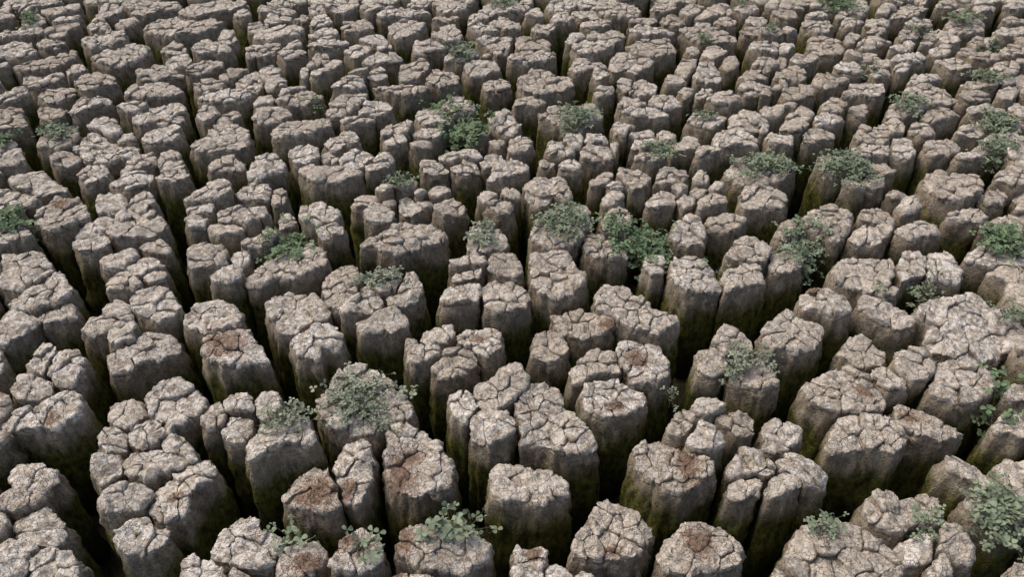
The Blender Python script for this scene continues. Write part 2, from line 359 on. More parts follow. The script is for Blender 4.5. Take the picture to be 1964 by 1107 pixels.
(0, 0, 3.928, """
K1:-40 60 20 20 70 10 80 50 30 75 -40 80
K2:120 50 180 15 300 -10 470 0 440 25 330 45 200 75
K3:275 75 340 55 480 40 610 32 600 60 480 80 340 95
K4:-40 115 60 85 110 100 80 130 -40 152
K5:145 165 200 112 300 104 360 122 320 160 200 185
K6:380 150 440 122 600 107 620 130 520 150 420 165
K7:715 100 780 50 860 40 930 60 910 98 810 113 730 125
K8:850 160 900 130 1000 130 1060 150 980 175 900 190
K9:650 195 700 150 790 140 838 190 790 213 700 220
K10:910 20 960 -10 1200 -20 1360 0 1340 40 1200 60 1150 90 1000 95 950 60
K10b:720 0 800 -25 880 -10 870 15 770 20
K11:-40 255 60 215 190 200 280 185 325 210 290 250 180 275 -40 290
K12:328 230 380 190 490 155 590 155 600 190 500 215 490 248 380 268
K13:280 330 330 292 470 288 490 310 440 350 340 365 290 355
K14:-40 340 90 300 210 305 240 340 280 390 160 415 -40 415
K15:605 280 660 245 760 250 800 217 900 202 945 240 930 280 800 320 690 345 620 310
K16:695 420 780 390 880 375 910 330 1040 305 1130 345 1090 400 1060 440 900 480 780 475 720 440
K17:1080 210 1140 165 1220 120 1340 110 1370 145 1460 140 1500 150 1620 125 1690 160 1640 200 1500 230 1350 250 1220 250 1130 230
K18:1320 80 1400 40 1520 0 1700 -10 1860 10 1870 50 1740 68 1650 93 1480 100 1380 95
K19:1745 95 1800 70 1870 82 1890 115 1820 125
K20:1635 260 1670 215 1750 215 1780 280 1740 305 1650 300
K21:1445 360 1500 320 1570 280 1610 310 1700 312 1750 350 1690 385 1600 375 1500 400
K22:1205 385 1260 330 1310 305 1400 350 1390 385 1290 400
K23:1235 450 1290 415 1400 415 1450 450 1400 480 1290 490
K24:1020 540 1060 510 1130 520 1180 475 1260 500 1370 520 1380 550 1250 560 1150 590 1050 590
K25:1395 530 1450 490 1520 440 1670 445 1680 480 1600 520 1490 550 1400 560
K26:95 500 200 460 320 430 480 400 560 370 590 420 480 460 400 500 250 520 120 520
K27:490 530 540 472 620 480 640 510 590 540 510 560
K28:170 600 220 555 300 560 440 528 480 570 380 600 270 640 180 630
K29:555 600 620 545 740 530 830 555 890 600 840 630 740 650 640 690 580 650
K30:-40 710 80 670 180 650 210 680 150 720 60 745 -40 750
K31:265 720 330 670 450 635 560 660 570 700 480 740 350 765
K32:935 680 990 640 1150 620 1270 600 1300 650 1390 680 1350 710 1200 740 1080 730 960 720
K33:1445 640 1520 590 1600 590 1690 620 1680 650 1600 670 1490 670
K34:1640 580 1720 540 1780 480 1860 500 1850 540 1760 570 1700 605
K36:1475 720 1540 678 1700 672 1880 680 1890 720 1780 750 1600 760
K39:1845 360 1900 310 1990 300 2010 350 1950 400 1850 420
K40:1870 200 1900 150 1964 145 2030 165 2020 230 1940 250 1870 230
K41:-60 505 -50 480 30 465 70 480 50 500
"""),
(490, 0, 3.928, """
L1:10 70 60 38 200 34 300 60 290 90 170 95 40 95
L1b:80 5 150 -20 380 -20 390 10 280 26 110 22
L2:390 65 430 30 490 25 530 70 480 90 410 90
L3a:495 20 560 -20 770 -20 778 40 700 70 600 75 550 50
L3b:788 50 820 10 920 0 980 30 950 60 850 75
L4:60 148 110 110 200 100 278 110 268 148 200 160 100 170
L4b:0 215 60 178 180 168 260 184 340 184 370 220 300 260 180 260 60 265 0 260 -40 240
L5:280 150 330 105 415 105 400 140 350 170
L6:405 160 440 105 520 95 580 155 520 190 430 200
L7:645 190 700 140 820 130 885 180 890 220 780 240 680 235
L8:910 95 980 65 1120 55 1320 65 1330 95 1200 105 1080 115 940 120
L9:1000 195 1060 155 1200 145 1290 190 1240 220 1170 250 1070 260 1010 235
L10:1358 40 1420 15 1570 10 1600 50 1520 80 1430 85
L10b:1130 40 1180 -10 1330 -20 1350 10 1270 45
L11:1330 145 1400 105 1520 105 1530 140 1420 155
L12:395 260 450 215 580 205 630 258 560 280 450 276
L12b:380 320 450 288 600 292 690 280 700 310 600 345 480 350
L13:770 280 850 260 960 255 1010 310 1030 350 940 375 905 340 820 310
L13b:670 380 740 332 850 322 888 360 850 390 740 420
L13c:790 445 880 412 920 388 1050 385 1110 410 1040 440 900 460
L14:1170 340 1210 300 1330 292 1420 312 1430 350 1320 370 1200 375
L14b:1325 250 1400 195 1500 190 1560 250 1540 280 1430 290 1350 278
L15:1595 125 1640 90 1740 95 1765 125 1700 138
L15b:1600 180 1650 145 1730 172 1840 210 1760 220 1660 215
L15c:1750 160 1830 125 1900 120 2000 165 1990 208 1880 216 1790 192
L16:1680 60 1740 10 1964 0 2080 30 2060 80 1900 90 1760 90
L17:1665 300 1720 265 1930 265 1920 330 1900 370 1820 380 1750 340
L18:1410 430 1480 378 1560 350 1670 365 1680 410 1560 450
L18b:1660 428 1710 400 1790 412 1760 438
L19:1565 510 1620 460 1800 450 1855 510 1740 540 1620 550
L20:1700 640 1760 590 1890 585 1925 640 1850 675 1740 670
L21:1075 560 1100 490 1190 460 1240 435 1310 470 1300 520 1250 560 1170 590 1090 585
L22:1280 600 1330 540 1480 535 1540 590 1500 620 1390 640 1310 620
L23:880 650 980 620 1110 620 1120 650 1210 625 1310 660 1260 700 1130 715 1000 690
L24:640 580 700 545 760 542 818 580 828 600 740 606 650 600
L24b:680 520 740 490 860 500 850 536 780 546
L24c:840 580 880 512 960 490 990 540 980 580 900 610
L24d:550 638 620 606 800 614 838 634 740 655 620 650
L25a:365 480 420 450 460 405 540 405 556 440 508 478 425 488
L25b:518 474 580 436 650 440 640 480 560 495
L25c:410 528 450 504 560 502 580 540 490 555 415 548
L25d:330 520 360 465 400 492 392 560 345 570
L26:20 500 50 455 120 455 200 500 180 560 240 610 180 650 90 680 70 600 20 560
L27:160 400 230 372 340 362 390 400 320 425 220 440
L27b:190 345 240 310 330 300 350 340 280 358
L27c:0 360 50 310 178 310 185 340 140 380 60 390 0 400 -40 380
L28:165 690 240 640 370 630 390 665 330 685 210 700
"""),
(980, 0, 3.928, """
M1:-5 45 40 0 150 -10 170 30 90 60
M2:100 110 130 60 210 50 245 110 190 130
M3:260 40 300 0 480 -10 500 40 420 60 320 65
M4:290 130 340 88 430 92 490 130 440 150 340 150
M4b:440 84 500 62 620 75 680 110 650 126 540 126
M4c:510 170 600 138 740 132 770 165 700 185 620 195
M5:150 215 190 170 300 175 340 210 270 240 180 235
M6:630 50 680 10 860 0 900 30 990 50 970 85 830 105 740 95
M7:1060 60 1100 5 1220 5 1250 50 1170 80 1080 90
M8:890 160 940 120 1080 115 1108 155 1020 175
M8b:1120 150 1190 115 1260 105 1330 170 1250 195 1150 185
M8c:890 222 960 190 1130 200 1250 212 1210 240 1060 250 940 245
M9:1265 70 1340 30 1450 20 1468 58 1380 88 1340 105
M9b:1482 72 1530 35 1630 40 1680 90 1580 110 1440 120 1370 115
M10:1380 170 1420 145 1500 150 1510 182 1430 192
M10b:1520 160 1570 130 1680 140 1700 180 1600 185
M10c:1260 240 1350 215 1500 196 1600 205 1690 260 1700 300 1560 310 1420 310 1340 280
M11:1665 50 1720 15 1860 20 1875 55 1760 80
M12:1765 150 1800 105 1890 95 1940 140 1910 165 1820 175
M12b:1725 225 1780 190 1964 195 2080 212 2060 250 1880 260 1760 255
M12c:1780 360 1830 310 1964 310 2050 330 2040 390 1900 395
M13a:405 290 460 245 545 240 552 275 450 308
M13b:562 270 620 225 680 250 800 215 850 250 840 296 760 304 680 294
M13c:455 350 500 300 640 302 770 314 770 350 650 390 520 390
M14:25 330 60 270 150 260 180 300 240 280 300 320 290 352 180 366 60 360
M14b:0 420 60 392 150 384 240 372 320 374 350 400 260 440 130 460 0 460 -30 440
M15:870 350 930 320 970 290 1060 270 1190 260 1220 320 1250 390 1150 410 1020 420 910 388
M15b:740 450 800 400 870 394 915 440 1080 452 1050 490 950 520 850 500 760 500
M16:1310 380 1340 340 1410 340 1426 380 1370 400
M16b:1434 390 1470 340 1560 340 1640 380 1600 410 1500 420
M17:1240 510 1290 450 1370 425 1415 465 1365 530 1320 575 1250 550
M17b:1375 570 1424 480 1520 450 1570 510 1590 590 1490 610 1390 610
M18:1585 460 1630 415 1700 430 1720 470 1640 500
M19:1145 600 1190 540 1260 545 1328 600 1270 630 1180 625
M20:435 490 490 430 540 425 600 460 680 450 730 490 660 508 560 518 470 520
M20b:605 555 650 520 720 524 750 560 680 590
M21:55 590 120 560 150 510 230 510 340 550 460 560 465 620 420 660 320 680 250 720 100 700 60 660
M23:795 620 840 560 915 588 930 640 870 680
M23b:615 680 680 630 765 612 785 660 740 700 650 720
M23c:890 660 922 602 1000 590 1110 650 1090 690 1000 710 900 700
M25:1260 680 1310 635 1375 650 1380 690 1320 710
M25b:1388 695 1430 655 1510 652 1535 690 1460 730 1395 730
M27:1725 560 1770 510 1880 500 1945 550 1900 580 1790 590
M27b:1720 660 1770 604 1850 598 1964 640 1980 680 1880 700 1780 700
M28:1820 470 1870 430 1964 425 2030 450 2010 490 1900 495
"""),
(1464, 0, 3.928, """
N1:60 100 110 62 240 62 280 100 210 130 110 125
N1b:0 30 60 0 200 -20 330 0 310 40 180 50 80 45
N2:320 100 370 68 480 58 500 95 450 120 350 125
N3:345 34 450 0 600 -10 780 0 800 60 740 100 640 78 560 56 440 44
N3b:550 102 580 72 635 86 630 120 570 130
N4:860 60 900 10 1005 0 1025 40 960 72
N4b:910 105 1000 84 1060 25 1160 10 1240 70 1160 110 1060 125 960 120
N5:1290 40 1340 0 1450 0 1480 30 1400 52
N6:1425 72 1480 54 1550 62 1530 90 1450 90
N7:1570 80 1620 40 1720 30 1755 80 1680 100 1600 105
N8:1800 40 1880 10 1990 10 2020 40 1900 60
N9:1785 150 1860 115 1964 110 2030 130 2000 168 1850 163
N9b:1730 230 1800 190 1964 190 2030 220 1964 255 1820 260
N10:1380 170 1430 112 1560 112 1680 150 1680 200 1560 230 1450 220
N11:590 170 620 130 700 145 755 178 690 195 630 190
N11b:772 170 800 120 900 115 960 150 950 190 850 190
N12:1065 180 1130 140 1270 140 1280 178 1180 193 1090 198
N13:290 170 340 140 400 160 490 140 545 190 510 220 430 230 360 200
N14:-40 250 -5 230 50 205 120 208 118 240 40 260
N14b:132 195 190 165 260 205 200 220
N15:605 280 650 230 730 235 748 268 690 298 630 310
N15b:772 245 820 205 910 200 930 238 850 256
N15c:700 330 765 286 880 266 990 288 940 310 850 350 740 355
N16:1015 250 1060 210 1180 222 1186 260 1130 290 1040 285
N16b:1212 250 1260 210 1400 225 1430 270 1490 310 1400 330 1320 285
N16c:1170 332 1220 300 1285 305 1270 338
N17:1545 310 1590 275 1720 275 1780 310 1700 338 1600 338
N18:-20 390 0 340 40 310 78 330 88 370 40 398
N18b:97 350 140 305 220 300 235 350 180 400 120 390
N20:345 340 350 265 460 260 560 290 620 350 590 398 500 410 400 390
N21:935 370 980 320 1090 305 1140 335 1110 362 1010 380
N22:605 390 650 375 750 355 830 370 890 430 800 432 700 420
N22b:970 415 1060 384 1190 370 1230 395 1220 445 1120 448 1040 430
N23:780 470 860 440 978 440 968 480 880 500
N23b:985 492 1030 460 1110 472 1100 520 1010 530
N24:1250 380 1290 340 1400 345 1428 378 1350 400
N24b:1295 452 1370 422 1480 414 1580 480 1560 510 1430 510
N24c:1445 380 1500 354 1600 362 1720 367 1830 410 1780 440 1620 440 1520 422
N25:1710 500 1780 455 1880 450 1940 500 1900 550 1780 550
N25b:1895 440 1964 412 2030 430 2020 480 1930 476
N25c:1785 360 1850 325 1964 335 2030 360 1964 398 1840 400
N26:195 450 250 405 400 410 420 440 340 470 240 474
N26b:88 460 130 425 180 445 170 486 100 488
N26c:-10 460 30 425 75 450 70 495 0 510
N27:75 570 120 502 220 485 310 510 330 570 250 600 140 590
N28:525 500 600 450 690 445 775 510 740 540 640 540 560 520
N28b:800 550 830 510 950 512 955 560 860 575
N29:380 600 410 535 500 535 540 570 640 565 650 605 560 625 470 648 400 640
N30:1095 600 1130 560 1320 555 1350 590 1250 618 1150 622
N31:1490 625 1560 580 1700 570 1810 612 1750 645 1600 650
N32:1460 715 1520 668 1680 664 1745 720 1640 750 1520 745
N32b:1762 710 1800 660 1900 645 1935 700 1870 730
N33:590 690 680 620 780 610 910 640 915 690 840 720 720 700
N34:120 690 170 655 290 635 380 650 390 700 280 730 180 730
N34b:60 640 120 605 190 610 200 638 120 656
N34c:-20 670 20 630 56 660 50 708 -20 720
"""),
]
# plants: centre x, y and half extents in photo pixels, leaf length in metres, number of leaf clusters, greenness, label
PLANTS = [
(700,765,98,62,.014,330,.25,'wide grey green bush sprawling over the column behind the two rust topped columns'),
(540,822,70,40,.012,120,.2,'thin dusty creeper spread over the right half of a sloping column beside the wide bush'),
(556,1022,26,36,.019,26,.35,'small loose plant rising from the crack beside the heart shaped column'),
(866,1008,70,48,.021,85,.45,'round leaved grey green plant with a leaning sprig on a rust edged column'),
(1225,450,72,50,.014,330,.8,'bright green bushy plant spilling over a column edge with leaves hanging into the gap'),
(1078,436,62,40,.012,190,.3,'grey green creeper covering a column beside the bright green bushy plant'),
(925,456,42,24,.012,70,.2,'small dusty creeper on the rear tip of a long cracked column'),
(556,460,58,42,.013,230,.7,'green tufted plant standing on a wide column with a paved looking cracked top'),
(735,538,40,24,.011,70,.2,'faint dusty creeper on a cracked column among small split lobes'),
(1545,462,60,46,.013,240,.3,'dense grey green plant covering a column and hanging down its front'),
(1420,695,86,42,.012,170,.25,'dusty creeper spread over a cluster of split columns'),
(1465,325,72,32,.012,230,.4,'flat grey green mat covering the whole top of one broad column'),
(1625,328,78,36,.012,250,.5,'flat green mat spread across two neighbouring column tops'),
(1105,226,62,28,.012,200,.4,'grey green mat on a broad column beside a dark green gap'),
(895,240,62,46,.014,330,1.0,'largest vivid green plant, filling the crack between several columns'),
(838,196,42,18,.011,90,.7,'yellowish green creeper on a column just behind the vivid green plant'),
(885,100,36,22,.013,110,.5,'pale green plant growing over a small column far back'),
(1925,465,50,40,.014,190,.9,'vivid green plant on a steep sided column at the edge of the field'),
(1912,985,62,62,.019,190,.5,'large grey green plant hanging over a crumbling column'),
(1928,720,26,22,.026,22,.75,'low plant with big round leaves in the gap below a broad flat column'),
(1908,785,22,16,.022,20,.9,'bright small plant deep in the gap behind a crumbling column'),
(1575,1026,22,28,.014,34,.35,'tiny sprig on the rear edge of the broadest cracked column'),
(1772,1012,40,24,.013,60,.3,'thin dusty creeper between two lobes beside the broadest cracked column'),
(30,428,32,18,.014,110,.9,'dark green plant in the shaded crack beside a pitted round column'),
(112,262,40,22,.012,120,.6,'green creeper on the back of a long wide column'),
(10,276,22,12,.012,40,.7,'green tuft cut off by the edge of the field'),
(1262,296,42,22,.012,120,.4,'grey green creeper on the front of a column with white crusted lobes'),
(1345,222,32,11,.011,50,.3,'faint dusty mat on a column beside a pale broad one'),
(1742,208,36,22,.012,110,.6,'green plant leaning over the dark crack far back'),
(1918,232,58,26,.012,170,.5,'wide green mat on far columns behind another mat'),
(1915,286,50,24,.012,170,.5,'wide green mat hanging over a dark hollow'),
(1612,8,60,16,.013,150,.7,'bushy green plant on the farthest columns'),
(1845,42,48,18,.012,120,.5,'grey green mat on a far low column'),
(1892,152,48,20,.012,130,.5,'grey green mat in front of a far crumbled column'),
(1765,62,26,10,.011,40,.4,'small far creeper beside a low column'),
(1902,80,28,10,.011,50,.7,'small far green patch on a low flat column'),
(972,6,42,12,.012,90,.5,'green patch on a wide column at the far end'),
(52,36,36,14,.012,70,.8,'dark green creeper on far columns in the shade'),
(1262,50,36,9,.011,55,.4,'thin far creeper on the front edge of a double column'),
(1352,76,20,8,.012,30,.9,'dark green tuft on a far split column'),
(1480,60,26,10,.011,40,.5,'small far creeper beside a narrow column'),
(1668,134,26,9,.011,40,.4,'thin far creeper on a pitted column'),
(1782,548,20,28,.012,50,.5,'narrow grey green plant running down between two column lobes'),
(768,356,30,12,.011,60,.3,'pale dusty tuft between small split columns'),
(1292,738,10,12,.010,14,.2,'tiny pale sprig at the side of a column over a black gap'),
(690,1078,16,14,.017,16,.6,'tiny round leaved sprig on a rust topped double column'),
(1944,598,16,14,.013,24,.4,'tiny tuft on the broad flat column'),
(1370,508,10,14,.012,16,.6,'tiny sprig in the crack behind a narrow column'),
(606,192,16,8,.011,24,.8,'tiny green patch on a far cracked column'),
(1690,560,12,9,.010,14,.4,'tiny tuft between two columns with polygonal cracks'),
(1415,5,30,8,.011,40,.4,'faint far patch on the last row of columns'),
]
# rust coloured soil on the crust: x, y, half extents in photo pixels
RUST = [(430,655,42,20),(768,905,30,38),(790,875,18,16),(665,930,18,16),(606,938,36,30),(776,1045,17,34),(672,1048,27,20),(590,1078,32,16),
(1318,890,20,38),(1340,1045,26,30),(1755,788,24,13),(1655,750,16,11),(1170,1050,20,11),(1020,1063,14,14),(95,803,17,10),(1222,678,22,16),
(1166,618,14,9),(916,645,16,9),(333,948,13,13),(1560,563,20,9),(760,1102,24,10),(575,945,14,10),(120,392,18,10),(1180,770,14,12),(1640,300,10,6),
(1440,400,10,6),(640,1035,20,14),(1330,660,10,8)]
RUSTY = {}
LABEL = {
'Heart':'narrow lobe of the heart shaped pair, pale with a rust smear near its front',
'A9':'wide lobe of the heart shaped pair, rust stained and tilted forward',
'B1':'tall column with a large rust brown patch on the left of its cracked top',
'B5':'upright column with smooth rounded front and cracks running down its face',
'B4':'long narrow column with a zigzag crack along its pale top',
'B3':'small rounded column tucked beside the long zigzag cracked column',
'B2':'thin leaning column squeezed behind the small rounded one',
'B7':'broad leaning column with a rust streak across its top, beside a black gap',
'B8':'knobbly column with a pointed back end and a little rust on its front lobe',
'B9':'rust edged column carrying a round leaved grey green plant',
'C17':'rounded white crusted column with a dark rust patch in the middle',
'C4':'wedge shaped column with a red brown patch, joined against a big green sided column',
'C5c':'big broad column with a high mossy green front beside the wedge shaped one',
'C5b':'broad cracked column directly behind the big mossy fronted column',
'C2':'small solitary knob of cracked mud between two larger columns',
'C12':'broadest column, covered all over in polygonal cracks, with a tiny sprig',
'F17':'broad flat column paved with polygonal cracks above a deep shaded side',
'D17':'squarish column with white crust and a red brown hollow in its top',
'D16':'round shouldered column directly behind the squarish red hollowed one',
'D14':'wide paved looking column carrying a green tufted plant',
'E16':'column almost hidden under the wide grey green bush',
'E13':'lens shaped low column with rust on its right tip',
'E14':'small round topped column beside the lens shaped one',
'E1':'column with several domed lobes and a deep vertical split in its front',
'E10':'white crusted column beside the bright green bushy plant',
'E18b':'column with flaked white ledge across its front, beside a rust flecked one',
'E19':'rust flecked column with pale flaky front lip over a black gap',
'D8':'angular column with a stepped top and a long straight front edge',
'K17':'long far column with a row of cracked lobes and fluted front',
'K16':'far broad column sloping down to a mossy shaded side',
}
# ---------------------------------------------------------------- helpers
def ray(px, py):
    dx, dy = (px - PW / 2) / FPX, (PH / 2 - py) / FPX
    return np.array([dx, math.cos(TILT) + dy * math.sin(TILT), -math.sin(TILT) + dy * math.cos(TILT)])
def unproject(px, py, z=0.):
    d = ray(px, py); t = (z - CAM_H) / d[2]
    return np.array([d[0] * t, d[1] * t])
def project(x, y, z):
    zc = y * math.cos(TILT) - (z - CAM_H) * math.sin(TILT)
    yc = y * math.sin(TILT) + (z - CAM_H) * math.cos(TILT)
    return PW / 2 + FPX * x / zc, PH / 2 - FPX * yc / zc
def hsh(ix, iy, iz, s):
    h = (ix.astype(np.uint32) * np.uint32(374761393) + iy.astype(np.uint32) * np.uint32(668265263)
         + iz.astype(np.uint32) * np.uint32(2147483647) + np.uint32((s * 974711 + 12345) & 0xffffffff))
    h = (h ^ (h >> np.uint32(13))) * np.uint32(1274126177)
    h = (h ^ (h >> np.uint32(16))) * np.uint32(2246822519)
    return (h >> np.uint32(8)).astype(np.float32) / np.float32(1 << 24)
def vnoise(p, scale, s=0):                     # smooth value noise in -1..1
    q = p * scale + 1000.; i = np.floor(q).astype(np.int64); f = (q - i).astype(np.float32); f = f * f * (3 - 2 * f)
    r = 0
    for a in (0, 1):
        wa = f[:, 0] if a else 1 - f[:, 0]
        for b in (0, 1):
            wb = f[:, 1] if b else 1 - f[:, 1]
            for c in (0, 1):
                wc = f[:, 2] if c else 1 - f[:, 2]
                r = r + wa * wb * wc * hsh(i[:, 0] + a, i[:, 1] + b, i[:, 2] + c, s)
    return r * 2 - 1
def facet(u, v, scale, s=0, tilt=.5):             # crumbly facets: a randomly tilted plane per cell of a jittered grid
    x, y = u * scale + 500., v * scale + 500.; ix, iy = np.floor(x).astype(np.int64), np.floor(y).astype(np.int64); best = np.full(len(x), 9.); out = np.zeros(len(x))
    zz = ix * 0
    for a in (-1, 0, 1):
        for b in (-1, 0, 1):
            cx, cy = ix + a, iy + b
            dx, dy = x - (cx + hsh(cx, cy, zz, s)), y - (cy + hsh(cx, cy, zz, s + 1)); d = dx * dx + dy * dy
            h = (hsh(cx, cy, zz, s + 2) - .5) + tilt * 2 * ((hsh(cx, cy, zz, s + 3) - .5) * dx + (hsh(cx, cy, zz, s + 4) - .5) * dy)
            m = d < best; best = np.where(m, d, best); out = np.where(m, h, out)
    return out
def fbm(p, scale, octv, s=0, gain=.5):
    a, r = 1., 0
    for k in range(octv):
        r = r + a * vnoise(p, scale * 2.03 ** k, s + k * 17); a *= gain
    return r
def raw_mesh(name, v, f, attrs=None, normals=None, mat=None, tri=False):
    me = bpy.data.meshes.new(name); n = f.shape[1]
    me.vertices.add(len(v)); me.vertices.foreach_set('co', np.ascontiguousarray(v, dtype=np.float32).ravel())
    me.loops.add(f.size); me.loops.foreach_set('vertex_index', np.ascontiguousarray(f, dtype=np.int32).ravel())
    me.polygons.add(len(f)); me.polygons.foreach_set('loop_start', np.arange(0, f.size, n, dtype=np.int32))
    me.polygons.foreach_set('use_smooth', np.ones(len(f), dtype=bool))
    me.update(calc_edges=True)
    for k, a in (attrs or {}).items():
        at = me.attributes.new(k, 'FLOAT', 'POINT'); at.data.foreach_set('value', np.ascontiguousarray(a, dtype=np.float32))
    if normals is not None:
        at = me.attributes.new('custom_normal', 'FLOAT_VECTOR', 'POINT'); at.data.foreach_set('vector', np.ascontiguousarray(normals, dtype=np.float32).ravel())
    if mat: me.materials.append(mat)
    return me
def link(name, data, parent=None, loc=None):
    o = bpy.data.objects.new(name, data); col.objects.link(o)
    if parent is not None: o.parent = parent
    if loc is not None: o.location = loc
    return o
def tag(o, label=None, cat=None, group=None, kind=None):
    if label: o['label'] = label
    if cat: o['category'] = cat
    if group: o['group'] = group
    if kind: o['kind'] = kind
# ---------------------------------------------------------------- materials
class NT:
    def __init__(s, name):
        s.m = bpy.data.materials.new(name); s.m.use_nodes = True; s.n = s.m.node_tree.nodes; s.l = s.m.node_tree.links
        s.b = s.n['Principled BSDF']; s.b.inputs['Roughness'].default_value = .95; s.b.inputs['Specular IOR Level'].default_value = .15
    def put(s, sock, v):
        if isinstance(v, bpy.types.NodeSocket): s.l.new(v, sock)
        elif isinstance(v, (tuple, list)) and len(v) == 3 and sock.type == 'RGBA': sock.default_value = (*v, 1)
        else: sock.default_value = v
    def math(s, op, a, b=0., c=0., clamp=False):
        n = s.n.new('ShaderNodeMath'); n.operation = op; n.use_clamp = clamp
        for k, v in enumerate((a, b, c)): s.put(n.inputs[k], v)
        return n.outputs[0]
    def step(s, v, lo, hi):
        n = s.n.new('ShaderNodeMapRange'); n.interpolation_type = 'SMOOTHSTEP'; s.put(n.inputs[0], v); s.put(n.inputs[1], lo); s.put(n.inputs[2], hi)
        return n.outputs[0]
    def mix(s, f, a, b):
        n = s.n.new('ShaderNodeMix'); n.data_type = 'RGBA'; s.put(n.inputs[0], f); s.put(n.inputs[6], a); s.put(n.inputs[7], b)
        return n.outputs[2]
    def mul(s, a, b):
        n = s.n.new('ShaderNodeMix'); n.data_type = 'RGBA'; n.blend_type = 'MULTIPLY'; n.inputs[0].default_value = 1; s.put(n.inputs[6], a); s.put(n.inputs[7], b)
        return n.outputs[2]
    def noise(s, vec, scale, detail=4., rough=.55):
        n = s.n.new('ShaderNodeTexNoise'); s.put(n.inputs['Vector'], vec); n.inputs['Scale'].default_value = scale
        n.inputs['Detail'].default_value = detail; n.inputs['Roughness'].default_value = rough
        return n.outputs[0]
    def attr(s, name):
        n = s.n.new('ShaderNodeAttribute'); n.attribute_name = name
        return n.outputs['Fac']
    def pos(s, sc=(1, 1, 1)):
        g = s.n.new('ShaderNodeNewGeometry'); mp = s.n.new('ShaderNodeMapping'); mp.inputs['Scale'].default_value = sc
        s.l.new(g.outputs['Position'], mp.inputs[0]); return mp.outputs[0]
    def bump(s, h, strength, dist, prev=None):
        n = s.n.new('ShaderNodeBump'); n.inputs['Strength'].default_value = strength; n.inputs['Distance'].default_value = dist
        s.put(n.inputs['Height'], h)
        if prev is not None: s.l.new(prev, n.inputs['Normal'])
        return n.outputs[0]
def mud_material():
    t = NT('dried_mud'); P = t.pos(); PZ = t.pos((1, 1, .5))
    dep, rust, tone, top, crust = (t.attr(k) for k in ('depth', 'rust', 'tone', 'top', 'salt'))
    n1 = t.noise(P, 9, 2); n2 = t.noise(P, 42, 3, .62); n3 = t.noise(P, 170, 3, .65); n4 = t.noise(PZ, 60, 4, .65); n5 = t.noise(P, 21, 2)
    pale = t.mix(t.step(n2, .34, .66), (.345, .298, .245), (.605, .548, .470))
    pale = t.mix(t.math('MULTIPLY', t.step(n1, .45, .7), .5), pale, (.385, .35, .30))
    saltf = t.math('MULTIPLY', t.step(t.math('ADD', t.math('MULTIPLY', n2, .6), t.math('MULTIPLY', n5, .5)), .50, .62), crust)
    pale = t.mix(saltf, pale, (.74, .72, .68))
    pit_shade = t.step(n3, .42, .33)  # dark colour painted in for the shade of pores too fine to model
    pale = t.mix(t.math('MULTIPLY', pit_shade, .55), pale, (.17, .13, .10))
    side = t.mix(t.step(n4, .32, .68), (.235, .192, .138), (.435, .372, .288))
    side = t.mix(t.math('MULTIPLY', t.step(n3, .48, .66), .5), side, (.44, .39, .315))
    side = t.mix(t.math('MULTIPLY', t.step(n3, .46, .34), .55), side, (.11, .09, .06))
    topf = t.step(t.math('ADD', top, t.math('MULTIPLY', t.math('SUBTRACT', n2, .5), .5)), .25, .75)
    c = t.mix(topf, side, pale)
    rf = t.math('MULTIPLY', t.step(t.math('ADD', rust, t.math('ADD', t.math('MULTIPLY', t.math('SUBTRACT', n2, .5), 2.2), t.math('MULTIPLY', t.math('SUBTRACT', n3, .5), 2.0))), .40, .72), .9)
    fleck = t.math('MULTIPLY', t.math('MULTIPLY', t.step(n5, .60, .68), t.step(n2, .52, .62)), t.math('MULTIPLY', topf, .45))
    c = t.mix(fleck, c, (.19, .11, .065))
    rc = t.mix(t.step(n3, .4, .62), (.125, .072, .045), (.235, .150, .103))
    c = t.mix(rf, c, rc)
    md = t.math('ADD', dep, t.math('MULTIPLY', t.math('SUBTRACT', t.noise(PZ, 16, 3, .6), .5), .16))
    mf = t.math('MULTIPLY', t.step(md, .045, .14), .95)
    moss = t.mix(t.step(n4, .35, .65), (.044, .046, .009), (.165, .168, .026))
    c = t.mix(mf, c, moss)
    base_dark = t.step(dep, .20, .40)  # column colour goes nearly black towards the foot
    c = t.mix(base_dark, c, (.022, .021, .011))
    c = t.mul(c, t.mix(tone, (.86, .84, .81), (1.06, 1.06, 1.05)))
    t.put(t.b.inputs['Base Color'], c)
    v = t.n.new('ShaderNodeTexVoronoi'); v.feature = 'DISTANCE_TO_EDGE'; v.inputs['Scale'].default_value = 46
    wv = t.n.new('ShaderNodeMix'); wv.data_type = 'RGBA'; wv.blend_type = 'LINEAR_LIGHT'; wv.inputs[0].default_value = .02
    nc = t.n.new('ShaderNodeTexNoise'); nc.inputs['Scale'].default_value = 30; t.l.new(P, nc.inputs['Vector'])
    t.l.new(P, wv.inputs[6]); t.l.new(nc.outputs['Color'], wv.inputs[7]); t.l.new(wv.outputs[2], v.inputs['Vector'])
    ck = t.math('MULTIPLY', t.step(v.outputs['Distance'], .0, .05), t.math('MULTIPLY', topf, t.step(n1, .28, .5)))
    hgt = t.math('ADD', t.math('MULTIPLY', n2, .0085), t.math('MULTIPLY', n3, .0052))
    hgt = t.math('ADD', hgt, t.math('MULTIPLY', ck, .0042))
    hgt = t.math('ADD', hgt, t.math('MULTIPLY', t.math('MULTIPLY', n4, t.math('SUBTRACT', 1., topf)), .010))
    hgt = t.math('ADD', hgt, t.math('MULTIPLY', t.math('MULTIPLY', n3, t.math('SUBTRACT', 1., topf)), .0055))
    b4 = t.bump(hgt, 1., 1.)
    t.l.new(b4, t.b.inputs['Normal'])
    return t.m
